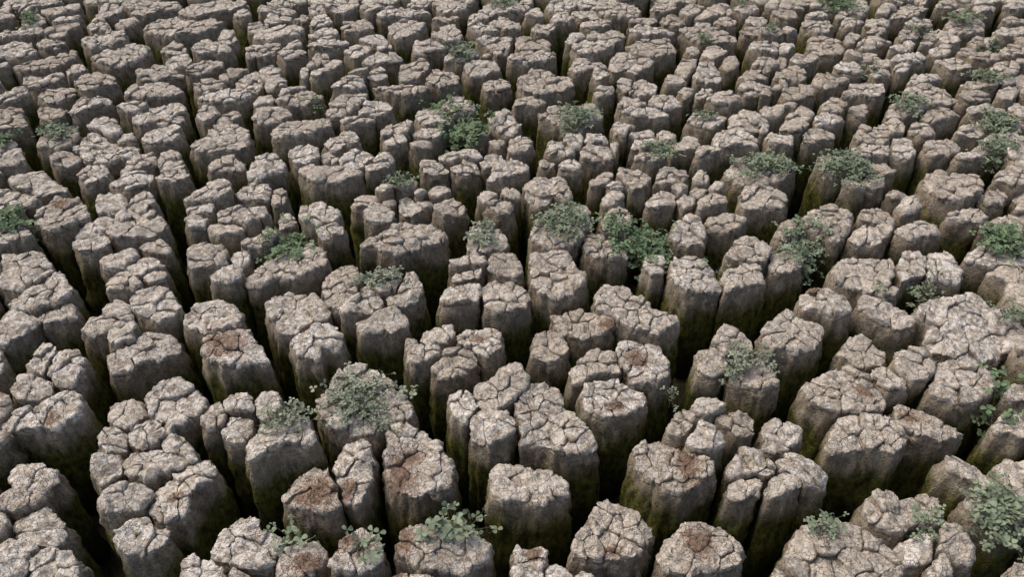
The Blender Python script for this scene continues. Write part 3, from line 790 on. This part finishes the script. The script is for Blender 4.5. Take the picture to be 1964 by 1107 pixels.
def soil_material():
    t = NT('damp_soil'); P = t.pos()
    n1 = t.noise(P, 14, 6); n2 = t.noise(P, 70, 5)
    c = t.mix(t.step(n1, .35, .65), (.022, .018, .012), (.05, .045, .02))
    t.put(t.b.inputs['Base Color'], c); t.l.new(t.bump(n2, .8, .02), t.b.inputs['Normal'])
    return t.m
def leaf_material(name, g):
    t = NT(name); P = t.pos(); oi = t.n.new('ShaderNodeObjectInfo')
    dusty = t.mix(t.noise(P, 60, 3), (.15, .178, .128), (.29, .322, .252)); green = t.mix(t.noise(P, 60, 3), (.055, .115, .042), (.14, .22, .105))
    c = t.mix(g, dusty, green)
    c = t.mul(c, t.mix(t.step(t.noise(P, 22, 2), .3, .7), (.62, .66, .6), (1.25, 1.22, 1.15)))
    t.put(t.b.inputs['Base Color'], c); t.b.inputs['Roughness'].default_value = .7; t.b.inputs['Specular IOR Level'].default_value = .25
    t.l.new(t.bump(t.noise(P, 300, 3), .3, .002), t.b.inputs['Normal'])
    return t.m
MUD = mud_material(); SOIL = soil_material()
LEAF = [leaf_material('leaf_%s' % k, g) for k, g in (('dusty', .0), ('grey_green', .28), ('green', .72))]
tw = NT('stem_skin'); tw.put(tw.b.inputs['Base Color'], tw.mix(tw.noise(tw.pos(), 40, 3), (.09, .085, .05), (.17, .15, .10))); STEM = tw.m
# ---------------------------------------------------------------- ground
HCOL = .42
def ground():
    n = 120; xs = np.linspace(-1, 1, n + 1); xs = np.sign(xs) * np.abs(xs) ** 2.2 * 60
    X, Y = np.meshgrid(xs, xs + 4.); p = np.stack([X.ravel(), Y.ravel(), np.zeros(X.size)], 1)
    p[:, 2] = -HCOL + .02 * fbm(p, 4., 3, 3)
    i = np.arange(n); a = (i[:, None] * (n + 1) + i[None, :]).ravel()
    f = np.stack([a, a + 1, a + n + 2, a + n + 1], 1)
    tag(link('ground', raw_mesh('ground', p, f, mat=SOIL)), 'dark damp soil at the bottom of the cracks between the mud columns', None, None, 'structure')
ground()
# ---------------------------------------------------------------- column plans
NT_ = 128; TH = np.arange(NT_) * 2 * math.pi / NT_; CS = np.stack([np.cos(TH), np.sin(TH)], 1)
class Block: pass
def radial(poly):
    A = 0; c = np.zeros(2); n = len(poly)
    for k in range(n):
        p, q = poly[k], poly[(k + 1) % n]; cr = p[0] * q[1] - p[1] * q[0]; A += cr; c += (p + q) * cr
    c /= 3 * A
    r = np.zeros(NT_)
    for k in range(n):
        p, q = poly[k] - c, poly[(k + 1) % n] - c; e = q - p
        den = CS[:, 0] * e[1] - CS[:, 1] * e[0]
        with np.errstate(all='ignore'):
            t = (p[0] * e[1] - p[1] * e[0]) / den; s = (p[0] * CS[:, 1] - p[1] * CS[:, 0]) / den
        ok = (np.abs(den) > 1e-9) & (t > 0) & (s >= -1e-6) & (s <= 1 + 1e-6)
        r = np.where(ok, np.maximum(r, t), r)
    r[r <= 0] = r[r > 0].mean()
    return c, r, abs(A) / 2
def smooth(r, k):
    for _ in range(k): r = .25 * np.roll(r, 1) + .5 * r + .25 * np.roll(r, -1)
    return r
blocks = []
for x0, y0, s, txt in TILES:
    for ln in txt.strip().splitlines():
        nm, vals = ln.split(':'); v = [float(q) for q in vals.split()]
        px = [(x0 + v[k] / s, y0 + v[k + 1] / s) for k in range(0, len(v), 2)]
        b = Block(); b.name = nm; b.traced = True
        b.z = random.uniform(-.021, .021)
        b.px = px; b.c, b.r, b.area = radial([unproject(x, y, b.z) for x, y in px])
        b.r = smooth(b.r, 2)
        blocks.append(b)
def gap_of(b): return .005 + .004 * random.random()
def frac(b, pts):                       # distance to the centre and outline radius in that direction
    d = pts - b.c; rr = np.hypot(d[:, 0], d[:, 1]); a = (np.arctan2(d[:, 1], d[:, 0]) / (2 * math.pi) * NT_) % NT_
    i = a.astype(int) % NT_; f = a - np.floor(a)
    return rr, b.r[i] * (1 - f) + b.r[(i + 1) % NT_] * f
def relax(bl, iters, gap=.007, fixed=()):
    C = np.array([b.c for b in bl]); M = np.array([b.r.max() for b in bl])
    for it in range(iters):
        M = np.array([b.r.max() for b in bl]); new = []
        for k, b in enumerate(bl):
            d = np.hypot(*(C - b.c).T); near = np.where((d < M + M[k] + gap) & (d > 0))[0]
            pts = b.c + CS * b.r[:, None]; pen = np.zeros(NT_)
            if b not in fixed:
                for j in near:
                    rr, ro = frac(bl[j], pts); pen = np.maximum(pen, ro + gap - rr)
            new.append(np.maximum(b.r - np.clip(pen, 0, None) * .5, .015) if pen.max() > 0 else b.r)
        for b, r in zip(bl, new): b.r = r
relax(blocks, 10)
# unseen and outlying ground: more columns of the same kind, filling what the outlines leave open
def fillers():
    out = []; cand = []
    for _ in range(5000):
        y = random.uniform(1.15, 7.4); x = random.uniform(-.95 - .53 * y, .95 + .53 * y); cand.append((x, y))
    C = np.array([b.c for b in blocks]); M = np.array([b.r.max() for b in blocks]); F = []
    for x, y in cand:
        p = np.array([x, y]); d = np.hypot(*(C - p).T); clear = 9.
        for j in np.where(d < M + .4)[0]:
            rr, ro = frac(blocks[j], p[None, :]); clear = min(clear, rr[0] - ro[0])
        px, py = project(x, y, 0); inside = -10 < px < PW + 10 and -5 < py < PH + 20
        if clear < (.135 if inside else .09): continue
        if F and min(np.hypot(*(np.array([q[0] for q in F]) - p).T)) < (.17 if inside else .23): continue
        F.append((p, clear))
    FP = np.array([q[0] for q in F])
    for k, (p, clear) in enumerate(F):
        b = Block(); b.name = 'fill%d' % k; b.traced = False; b.c = p; b.z = random.uniform(-.02, .01); r = np.full(NT_, .2)
        d = FP - p; dist = np.hypot(*d.T)
        for j in np.where((dist > 0) & (dist < .5))[0]:
            cosang = CS @ (d[j] / dist[j]); r = np.where(cosang > .05, np.minimum(r, (dist[j] / 2 - .006) / np.maximum(cosang, .05)), r)
        b.r = smooth(np.minimum(r, .17), 3); b.area = .5 * np.mean(b.r ** 2) * 2 * math.pi; b.px = None
        out.append(b)
    return out
FILL = fillers()
allb = blocks + FILL
relax(allb, 14, .010, set(blocks))
for b in allb:
    b.area = math.pi * np.mean(b.r ** 2); b.id = len(b.name)
    b.px_c = project(b.c[0], b.c[1], b.z); b.dist = math.hypot(b.c[1], b.c[0], CAM_H)
    dep = math.atan2(CAM_H, math.hypot(*b.c)); b.pxarea = b.area * (FPX / b.dist) ** 2 * math.sin(dep)
    b.view = -20 < b.px_c[0] < PW + 20 and -12 < b.px_c[1] < PH + 25
def room(b):                            # free distance outside each outline point
    C = np.array([q.c for q in allb]); M = np.array([q.r.max() for q in allb]); d = np.hypot(*(C - b.c).T)
    pts = b.c + CS * b.r[:, None]; g = np.full(NT_, .05)
    for j in np.where((d < M + b.r.max() + .05) & (d > 0))[0]:
        rr, ro = frac(allb[j], pts); g = np.minimum(g, rr - ro)
    return smooth(np.clip(g, 0, .05), 3)
def top_at(x, y):
    p = np.array([[x, y]])
    for b in allb:
        if abs(b.c[0] - x) < .4 and abs(b.c[1] - y) < .4:
            rr, ro = frac(b, p)
            if rr[0] < ro[0]: return b
    return None
# rust patches as plan positions
RU = []
for x, y, rx, ry in RUST:
    c = unproject(x, y); ex = unproject(x + rx, y) - c; ey = unproject(x, y - ry) - c
    RU.append((c, abs(ex[0]), abs(ey[1])))
# ---------------------------------------------------------------- column meshes
def disc(n):                                       # square grid folded onto a disc: radius 0..1, angle, index grid, rim indices
    u = np.linspace(-1, 1, n + 1); U, V = np.meshgrid(u, u); U = U.ravel(); V = V.ravel()
    s = np.maximum(np.abs(U), np.abs(V)); big = np.abs(U) >= np.abs(V)
    with np.errstate(all='ignore'):
        phi = np.where(big, math.pi / 4 * np.nan_to_num(V / np.where(U == 0, 1, U)) + np.where(U < 0, math.pi, 0),
                       math.pi / 2 - math.pi / 4 * np.nan_to_num(U / np.where(V == 0, 1, V)) + np.where(V < 0, math.pi, 0))
    idx = np.arange((n + 1) ** 2).reshape(n + 1, n + 1)
    ring = np.concatenate([idx[0, :-1], idx[:-1, -1], idx[-1, :0:-1], idx[:0:-1, 0]])
    a = idx[:-1, :-1].ravel(); ft = np.stack([a, idx[:-1, 1:].ravel(), idx[1:, 1:].ravel(), idx[1:, :-1].ravel()], 1)
    return s, phi, ring, ft
DISC = {}
def get_disc(n):
    if n not in DISC: DISC[n] = disc(n)
    return DISC[n]
def skirt(ring, ntop, m):
    L = len(ring); rows = [ring] + [ntop + np.arange(L) + L * k for k in range(m)]
    return np.concatenate([np.stack([rows[k], rows[k + 1], np.roll(rows[k + 1], -1), np.roll(rows[k], -1)], 1) for k in range(m)])
def tab(t, ph):
    n = len(t); a = (ph / (2 * math.pi) * n) % n; i = a.astype(int) % n; f = a - np.floor(a); return t[i] * (1 - f) + t[(i + 1) % n] * f
MC = 40; THC = np.arange(MC) * 2 * math.pi / MC; CSC = np.stack([np.cos(THC), np.sin(THC)], 1)
def column_parts(b, step, seed):
    rs = np.random.default_rng(seed); rnd = random.Random(seed)
    tp = np.stack([np.cos(TH) * 2 + b.c[0] * 3, np.sin(TH) * 2 + b.c[1] * 3, np.full(NT_, rnd.random() * 50)], 1)
    rr = b.r * (1 + .03 * vnoise(tp, 1.6, 5) + .04 * vnoise(tp, 5., 9) + .035 * vnoise(tp, 13., 19))
    gap = room(b); lobe = rnd.uniform(.028, .065)
    # ---- seeds of the crust pieces
    spc = rnd.choice([.048, .055, .06, .06, .068, .08]) if b.view else .09; e = b.r.max() + spc; k = int(e / spc) + 1; sd = []
    off = rs.uniform(-.5, .5, 2); rot = rnd.random() * 6.3; cr, sr = math.cos(rot), math.sin(rot)
    for i in range(-k, k + 1):
        for j in range(-k, k + 1):
            x, y = (i + .5 * (j % 2) + off[0] + rnd.uniform(-.42, .42)) * spc, (j + off[1] + rnd.uniform(-.42, .42)) * spc
            sd.append((x * cr - y * sr, x * sr + y * cr))
    sd = np.array(sd); sd = sd[np.hypot(*sd.T) < e]
    gs = .010 if b.view else .016; g = np.arange(-b.r.max(), b.r.max(), gs); X, Y = np.meshgrid(g, g); S = np.stack([X.ravel(), Y.ravel()], 1)
    S = S[np.hypot(*S.T) < tab(rr, np.arctan2(S[:, 1], S[:, 0]))]
    while True:
        own = np.argmin(((S[:, None] - sd[None]) ** 2).sum(2), axis=1); cnt = np.bincount(own, minlength=len(sd))
        keep = cnt > max(3, .32 * spc * spc / gs ** 2)
        if keep.sum() == 0: keep = cnt == cnt.max()
        if keep.all(): break
        sd = sd[keep]
    n_s = len(sd); flush = []
    sl = rs.normal(0, .05, 2); dome = rnd.uniform(-.003, .005); rough = rnd.uniform(.8, 1.35)
    plate_z = rs.uniform(-.0075, .0065, n_s); plate_t = rs.normal(0, .08, (n_s, 2)); pa = rnd.uniform(.0, .0022)
    # ---- pieces
    Vs, Fs, cells, Ds, Nrm, voff = [], [], [], [], [], 0
    for i in range(n_s):
        c = S[own == i].mean(axis=0); r = np.full(MC, 9.); hg = np.zeros(MC)
        oth = np.delete(np.arange(n_s), i); nv = sd[oth] - sd[i]; L = np.hypot(*nv.T); ok = L < 4 * spc; oth, nv, L = oth[ok], nv[ok], L[ok]
        if len(oth):
            nv = nv / L[:, None]; d0 = (((sd[i] + sd[oth]) / 2 - c) * nv).sum(1); den = CSC @ nv.T
            q = np.array([rnd_pair(min(i, j), max(i, j), seed) for j in oth.tolist()]); half = np.where(q > .8, .0022, np.where(q > .35, .0013, .0005))
            t = np.where(den > 1e-4, d0[None] / np.maximum(den, 1e-4), 9.) - half[None] / np.maximum(den, .35)
            r = np.minimum(r, np.where(t > 0, t, 9.).min(axis=1))
        # walk out to the outline of the column
        T = np.linspace(.0, 2.05 * b.r.max(), 48); pts = c + CSC[:, None, :] * T[None, :, None]
        ins = np.hypot(pts[..., 0], pts[..., 1]) <= tab(rr, np.arctan2(pts[..., 1], pts[..., 0]).ravel()).reshape(MC, 48)
        first = np.argmax(~ins, axis=1); ro = np.where(first > 0, T[np.maximum(first, 1)] - (T[1] - T[0]) * .5, np.where(ins[:, 0], T[-1], T[1]))
        outer = ro < r; r = np.clip(np.minimum(r, ro), .004, None); r = .12 * np.roll(r, 1) + .76 * r + .12 * np.roll(r, -1)
        outf = smooth(outer.astype(float), 2)
        n = int(np.clip(round(2 * r.mean() / step), 4, 26)); n += n % 2
        s, phi, ring, ft = get_disc(n); R_ = tab(r, phi); of = tab(outf, phi)
        top = np.stack([c[0] + s * R_ * np.cos(phi), c[1] + s * R_ * np.sin(phi), np.zeros_like(s)], 1)
        dr = (1 - s) * R_; bev = .0009 + .0026 * of
        loc = top[:, :2] - c
        top[:, 2] = plate_z[i] + loc @ plate_t[i] - pa * (np.hypot(*loc.T) / max(r.mean(), .01)) ** 2 - bev * np.exp(-dr / (.0010 + .0030 * of))
        dep = [.0028, .009, .02, lobe * .6, lobe]; m = len(dep); sk = []; dd = [np.zeros(len(top))]
        rg = top[ring]; vec = rg[:, :2] - c
        for t in dep:
            f = 1 + (.012 * of[ring] if t < lobe * .5 else 0) - (.30 * (t / lobe) ** 3 if t > lobe * .5 else 0)
            f = f - np.where(of[ring] < .5, .04 * min(1, t / .02), 0)
            p = np.empty_like(rg); p[:, :2] = c + vec * np.asarray(f)[:, None] if np.ndim(f) else c + vec * f
            p[:, 2] = rg[:, 2] - t; sk.append(p); dd.append(np.full(len(ring), t))
        nn = np.zeros((len(top) + len(ring) * m, 3)); nn[:len(top), 2] = 1
        vv = vec / np.maximum(np.hypot(*vec.T), 1e-6)[:, None]
        nn[ring, :2] = vv * .5 * of[ring][:, None]
        nn[len(top):, :2] = np.tile(vv * np.where(of[ring] > .5, 1., .0)[:, None], (m, 1))
        Vs.append(np.concatenate([top] + sk)); Ds.append(np.concatenate(dd)); Nrm.append(nn)
        F = np.concatenate([ft, skirt(ring, len(top), m)]); Fs.append(F); cells.append((voff, voff + len(nn))); voff += len(nn)
    P = np.concatenate(Vs); dep = np.concatenate(Ds); N = np.concatenate(Nrm)
    # ---- shaft
    n = int(np.clip(round(2 * b.r.mean() / (step * 1.5)), 8, 64)); n += n % 2
    s, phi, ring, ft = get_disc(n); R_ = tab(rr, phi)
    cap = .016; ctop = np.stack([s * (R_ - .005) * np.cos(phi), s * (R_ - .005) * np.sin(phi), np.full_like(s, -cap)], 1)
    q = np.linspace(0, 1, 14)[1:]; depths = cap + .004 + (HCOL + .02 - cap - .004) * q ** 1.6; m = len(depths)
    rp = phi[ring]; foot = tab(np.minimum(gap * .42, .028), rp); sk = []
    for t in depths:
        rad = R_[ring] - .004 * np.exp(-(t - cap) / .02) + foot * (1 - math.exp(-t / .13))
        sk.append(np.stack([rad * np.cos(rp), rad * np.sin(rp), np.full(len(rp), -t)], 1))
    SP = np.concatenate([ctop] + sk); SD = np.concatenate([np.full(len(ctop), cap), np.repeat(depths, len(ring))])
    SN = np.zeros_like(SP); sm = np.tile(rp, m); SN[len(ctop):, 0] = np.cos(sm); SN[len(ctop):, 1] = np.sin(sm)
    SF = np.concatenate([ft, skirt(ring, len(ctop), m)])
    # ---- relief shared by all parts
    A = np.concatenate([P, SP]); AD = np.concatenate([dep, SD]); AN = np.concatenate([N, SN]); W = A + [b.c[0], b.c[1], 0]
    istop = np.concatenate([dep == 0, np.zeros(len(SP), bool)])
    W2 = W.copy(); W2[:, 2] = 0
    lowz = A[:, :2] @ sl + .010 * rough * vnoise(W2, 9., 21) + .007 * rough * vnoise(W2, 19., 23) - dome * (np.hypot(A[:, 0], A[:, 1]) / b.r.mean()) ** 2
    A[:, 2] += lowz * np.exp(-AD / .12)
    wx = np.stack([vnoise(W2, 30., 31), vnoise(W2, 30., 47)], 1) * .0065 + np.stack([vnoise(W2, 85., 33), vnoise(W2, 85., 49)], 1) * .0026
    A[:, :2] += wx * np.exp(-AD / .10)[:, None]
    Ws = W.copy(); Ws[:, 2] *= .6
    flute = np.where(AD > 0, (.0045 * fbm(Ws, 26., 3, 77) + .0034 * fbm(W, 48., 2, 63)) * np.clip(AD / .012, 0, 1), 0)
    grit = np.where(istop, .0026 * fbm(W, 50., 2, 3) * rough + .0024 * vnoise(W, 130., 13) - .013 * np.clip(vnoise(W, 62., 91) - .40, 0, 1), 0)
    nP = len(P); fc = np.zeros(len(A)); ft_ = istop
    fc[ft_] = .0046 * rough * facet(W[ft_, 0], W[ft_, 1], 42., seed, .9) + .0022 * facet(W[ft_, 0], W[ft_, 1], 95., seed + 9, .8)
    sd_ = ~istop; ang = np.arctan2(A[sd_, 1], A[sd_, 0]) * b.r.mean() + b.c[0] * 7
    fc[sd_] = (.0085 * facet(ang, A[sd_, 2] * .55, 30., seed + 20, .8) + .0042 * facet(ang, A[sd_, 2] * .8, 70., seed + 31, .8)) * np.clip(AD[sd_] / .01, 0, 1)
    A = A + AN * (flute + grit + fc)[:, None]
    ru = np.zeros(len(A))
    for c, ax, ay in b.rusty:
        ru = np.maximum(ru, np.clip(1.15 - np.hypot((W[:, 0] - c[0]) / ax, (W[:, 1] - c[1]) / ay) * .62, 0, 1) * (AD < .010))
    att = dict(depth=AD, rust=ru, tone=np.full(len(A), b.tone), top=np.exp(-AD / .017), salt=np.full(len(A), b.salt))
    out = [(A[lo:hi], F, {k2: v[lo:hi] for k2, v in att.items()}) for (lo, hi), F in zip(cells, Fs)]
    return out, (A[voff:], SF, {k2: v[voff:] for k2, v in att.items()})
def rnd_pair(i, j, seed): return ((i * 7349 + j * 9151 + seed * 3571) * 2654435761 % 4294967296 >> 8) % 1000 / 1000.
def joined(parts):
    off = 0; VV = []; FF = []; AA = {}
    for P, F, att in parts:
        VV.append(P); FF.append(F + off); off += len(P)
        for kk, a in att.items(): AA.setdefault(kk, []).append(a)
    return np.concatenate(VV), np.concatenate(FF), {kk: np.concatenate(a) for kk, a in AA.items()}
# which columns get objects of their own: the 300 that show largest
vis = sorted([b for b in allb if b.view], key=lambda b: -b.pxarea); single = set(id(b) for b in vis[:300])
PLANT_ON = {}
for pi, (x, y, rx, ry, lf, n, g, lab) in enumerate(PLANTS):
    p = unproject(x, y)
    for ddx, ddy in ((0, 0), (.5, 0), (-.5, 0), (0, .5), (0, -.5)):
        q = unproject(x + rx * ddx, y + ry * ddy); b = top_at(*q)
        if b is not None: PLANT_ON.setdefault(id(b), 0); PLANT_ON[id(b)] += 2 if ddx == 0 and ddy == 0 else 1
areas = np.array([b.area for b in vis[:300]]); q1, q2 = np.percentile(areas, [30, 72])
rest = []
for k, b in enumerate(allb):
    b.rusty = [t for t in RU if np.hypot(*(t[0] - b.c)) < b.r.max() + max(t[1], t[2])]
    hit = [t for t in b.rusty if (lambda q: q[0][0] < q[1][0])(frac(b, t[0][None, :]))]
    b.rusty = hit
    b.tone = float(np.clip(.5 + .33 * random.gauss(0, 1), 0, 1)); b.salt = float(np.clip(.35 + .3 * random.gauss(0, 1) - b.px_c[0] / PW * .25 + .1, 0, .55))
    px = b.dist / (FPX * 1024 / PW)
    far = not b.view
    step = px * STEP * (2.2 if far else (1. if id(b) in single else 1.45))
    if far: step = max(step, .022)
    pieces, shaft = column_parts(b, step, 1000 + k)
    org = np.array([b.c[0], b.c[1], b.z])
    if id(b) not in single:
        rest += [(P + org, F, att) for P, F, att in pieces + [shaft]]; continue
    base = np.array([0, 0, HCOL])
    if b.px_c[1] > 200:
        root = link('mud_block', None, None, (b.c[0], b.c[1], b.z - HCOL)); root.empty_display_size = .05
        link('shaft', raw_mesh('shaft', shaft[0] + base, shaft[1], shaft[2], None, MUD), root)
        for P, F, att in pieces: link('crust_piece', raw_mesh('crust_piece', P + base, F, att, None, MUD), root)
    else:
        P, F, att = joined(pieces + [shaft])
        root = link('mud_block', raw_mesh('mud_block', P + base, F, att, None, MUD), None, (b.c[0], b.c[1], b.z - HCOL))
    b.root = root; b.pieces = len(pieces)
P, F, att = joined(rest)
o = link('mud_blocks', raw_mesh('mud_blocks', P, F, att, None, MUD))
tag(o, 'mass of small far off dried mud columns and slivers between the larger ones', 'mud blocks', None, 'stuff')
# ---------------------------------------------------------------- labels of the columns
NUM = 'no one two three four five six seven eight nine ten eleven twelve'.split()
MARK = {'Heart': 'the heart shaped pair', 'A9': 'the heart shaped pair', 'B1': 'the column with the largest rust patch', 'B5': 'the smooth fronted column', 'B4': 'the zigzag cracked column',
        'B9': 'the round leaved plant', 'C12': 'the broadest column', 'F17': 'the broad flat column', 'D17': 'the red hollowed column', 'D14': 'the green tufted plant', 'E16': 'the wide grey bush',
        'E13': 'the lens shaped column', 'E10': 'the bright green bush', 'C5c': 'the big mossy fronted column', 'C4': 'the red patched wedge', 'C2': 'the small solitary knob', 'K17': 'the long far column',
        'K16': 'the far sloping column', 'H14': 'the vivid green plant', 'I20': 'the flat grey green mat', 'J12a': 'the mat across two tops', 'C15': 'the large hanging plant', 'C17': 'the white column with rust middle',
        'I2': 'the mat beside the green gap', 'E9': 'the grey creeper', 'F8a': 'the plant hanging down a front', 'D8': 'the stepped angular column', 'L18': 'the pale green far plant', 'E1': 'the deeply split column'}
cands = [b for b in allb if id(b) in single]; lab = {}
for b in cands:
    if b.name in LABEL: b.text = LABEL[b.name]; continue
    w_ = []
    w_.append('small' if b.area < q1 else ('middling' if b.area < q2 else 'broad'))
    xy = CS * b.r[:, None]; ev = np.sqrt(np.maximum(np.linalg.eigvalsh(np.cov(xy.T)), 1e-9)); el = ev[1] / ev[0]
    if el > 1.75: w_.append('elongated')
    elif el < 1.22: w_.append('roundish')
    if b.salt > .5: w_.append('white crusted')
    elif b.tone < .25: w_.append('darker')
    if b.rusty: own = 'with a rust patch'
    elif PLANT_ON.get(id(b), 0) >= 2: own = 'under a creeping plant'
    else: own = ''
    near_m = sorted([(np.hypot(*(q.c - b.c)) - q.r.mean() - b.r.mean(), MARK[q.name]) for q in cands if q.name in MARK and q is not b], key=lambda t: t[0])
    where = ' next to ' + near_m[0][1] if near_m and near_m[0][0] < .10 else ''
    cnt = 'cracked into %s pieces' % NUM[b.pieces] if 1 < b.pieces <= 12 else ('cracked into many pieces' if b.pieces > 12 else 'with an unbroken top')
    b.text = ' '.join(w_) + ' mud column ' + (own + ', ' if own else '') + cnt + (',' + where if where else '')
    if len(b.text.split()) > 16: b.text = w_[0] + ' mud column ' + (own if own else cnt) + where
for b in cands: lab.setdefault(b.text, []).append(b)
for text, bl in lab.items():
    for b in bl: tag(b.root, text, 'mud block', text if len(bl) > 1 else 'columns of dried cracked mud')
# ---------------------------------------------------------------- plants
def leaf_mesh(name, seed, mat):
    r = random.Random(seed); v = []; f = []; nl = r.choice([3, 3, 4])
    a0 = r.random() * 6.28
    for q in range(nl):
        a = a0 + q * 2 * math.pi / nl + r.uniform(-.25, .25); L = r.uniform(.8, 1.15); wd = L * r.uniform(.36, .46); up = r.uniform(.05, .55); fold = r.uniform(.05, .25)
        ca, sa = math.cos(a), math.sin(a); b0 = len(v); prof = [(.06, .06), (.4, .72), (.75, 1.), (.96, .62)]
        for t, ww in prof:
            for sgn in (-1, 0, 1):
                x = t * L + (.05 * L if (sgn == 0 and t > .9) else 0); y = sgn * ww * wd
                z = up * t * L - .28 * (t ** 2) * L + abs(sgn) * fold * ww * wd + .03
                v.append((x * ca - y * sa, x * sa + y * ca, z))
        for t in range(3):
            for e in range(2):
                i = b0 + t * 3 + e; f.append((i, i + 3, i + 4, i + 1))
    return raw_mesh(name, np.array(v), np.array(f), mat=mat)
LM = [[leaf_mesh('leaf', 10 * mi + k, LEAF[mi]) for k in range(5)] for mi in range(3)]
def mesh_arrays(me):
    v = np.zeros(len(me.vertices) * 3, np.float32); me.vertices.foreach_get('co', v)
    i = np.zeros(len(me.loops), np.int32); me.loops.foreach_get('vertex_index', i)
    return v.reshape(-1, 3), i.reshape(-1, 4)
LA = [[mesh_arrays(me) for me in row] for row in LM]
from mathutils import Matrix, Vector, Euler
def tube(path, r0, r1, V, F, sides=4):
    n = len(path); b0 = len(V)
    for i, p in enumerate(path):
        d = (path[min(i + 1, n - 1)] - path[max(i - 1, 0)]); d = d / max(np.linalg.norm(d), 1e-9)
        s1 = np.cross(d, [0, 0, 1.]); s1 = s1 / max(np.linalg.norm(s1), 1e-6); s2 = np.cross(s1, d); r = r0 + (r1 - r0) * i / (n - 1)
        for k in range(sides):
            a = 2 * math.pi * k / sides; V.append(p + r * (math.cos(a) * s1 + math.sin(a) * s2))
        if i:
            for k in range(sides):
                q = b0 + (i - 1) * sides; F.append((q + k, q + (k + 1) % sides, q + sides + (k + 1) % sides, q + sides + k))
def height(x, y):
    b = top_at(x, y)
    return (b.z + .004) if b is not None else None
for pi, (x, y, rx, ry, lf, n, g, lab) in enumerate(PLANTS):
    r = random.Random(500 + pi); lf *= 1.0 if y > 600 else 1.2; n = int(n * (1.0 if y > 600 else 1.55))
    c = unproject(x, y); ex = (unproject(x + rx, y) - unproject(x - rx, y)) / 2; ey = (unproject(x, y - ry) - unproject(x, y + ry)) / 2
    dist = math.hypot(c[0], c[1], CAM_H); near = (lf * 2 * FPX / dist) > 13 and y > 380
    hz = height(*c); z0 = hz if hz is not None else -.03
    root = link('creeping_plant' if near or n > 60 else 'creeping_plant', None, None, (c[0], c[1], z0)); root.empty_display_size = .05
    tag(root, lab, 'plant', 'plants growing on the mud columns')
    O = np.array([c[0], c[1], z0]); SV = []; SF = []; items = []
    nb = max(4, int(n / 14)); per = n / nb
    for s in range(nb):
        a = r.random() * 2 * math.pi; rad = r.uniform(.45, 1.) ; st = [r.gauss(0, .12), r.gauss(0, .12)]
        en = [math.cos(a) * rad, math.sin(a) * rad]; kb = r.uniform(-.25, .25); path = []
        last = z0
        for t in np.linspace(0, 1, 9):
            q0 = st[0] + (en[0] - st[0]) * t - kb * math.sin(math.pi * t) * en[1]; q1 = st[1] + (en[1] - st[1]) * t + kb * math.sin(math.pi * t) * en[0]
            p2 = c + ex * q0 + ey * q1; h = height(*p2)
            if h is None: h = last - .014
            h = .5 * h + .5 * last if t > 0 else h
            last = h
            path.append(np.array([p2[0], p2[1], h + .008 + .02 * math.sin(math.pi * min(t * 1.1, 1)) * r.random()]))
        tube([p - O for p in path], .0016, .0007, SV, SF)
        for k in range(int(per) + (1 if r.random() < per % 1 else 0)):
            t = r.random() ** .8 * 7.99; i = int(t); p = path[i] + (path[i + 1] - path[i]) * (t - i)
            lat = lf * 1.5
            lp = p + np.array([r.gauss(0, lat), r.gauss(0, lat), abs(r.gauss(0, 1)) * (.003 + lf * .4 * (.4 + .7 * g)) + .002])
            hh = height(lp[0], lp[1])
            if hh is not None and lp[2] < hh + .010: lp[2] = hh + .010 + r.random() * .008
            tube([p - O, (p + lp) / 2 - O + np.array([0, 0, .003]), lp - O], .0007, .0005, SV, SF, 3)
            items.append((lp - O, lf * r.uniform(.5, 1.1), r.randrange(5), (r.gauss(0, .45), r.gauss(0, .45), r.random() * 6.28)))
    me = raw_mesh('stem', np.array(SV), np.array(SF), mat=STEM); link('stem', me, root)
    mi = 0 if g < .28 else (1 if g < .65 else 2)
    if near and len(items) <= 300:
        for p, sc, kind, rot in items:
            o = link('leaf', LM[mi][kind], root, p); o.rotation_euler = rot; o.scale = (sc, sc, sc)
    else:
        if near:
            items.sort(key=lambda t: -t[1])
            for p, sc, kind, rot in items[:280]:
                o = link('leaf', LM[mi][kind], root, p); o.rotation_euler = rot; o.scale = (sc, sc, sc)
            items = items[280:]
        V = []; F = []; off = 0
        for p, sc, kind, rot in items:
            v, f = LA[mi][kind]; Mx = np.array(Euler(rot).to_matrix()) * sc
            V.append(v @ Mx.T + p); F.append(f + off); off += len(v)
        if V: tag(link('foliage', raw_mesh('foliage', np.concatenate(V), np.concatenate(F), mat=LEAF[mi]), root), None, None, None, 'stuff')
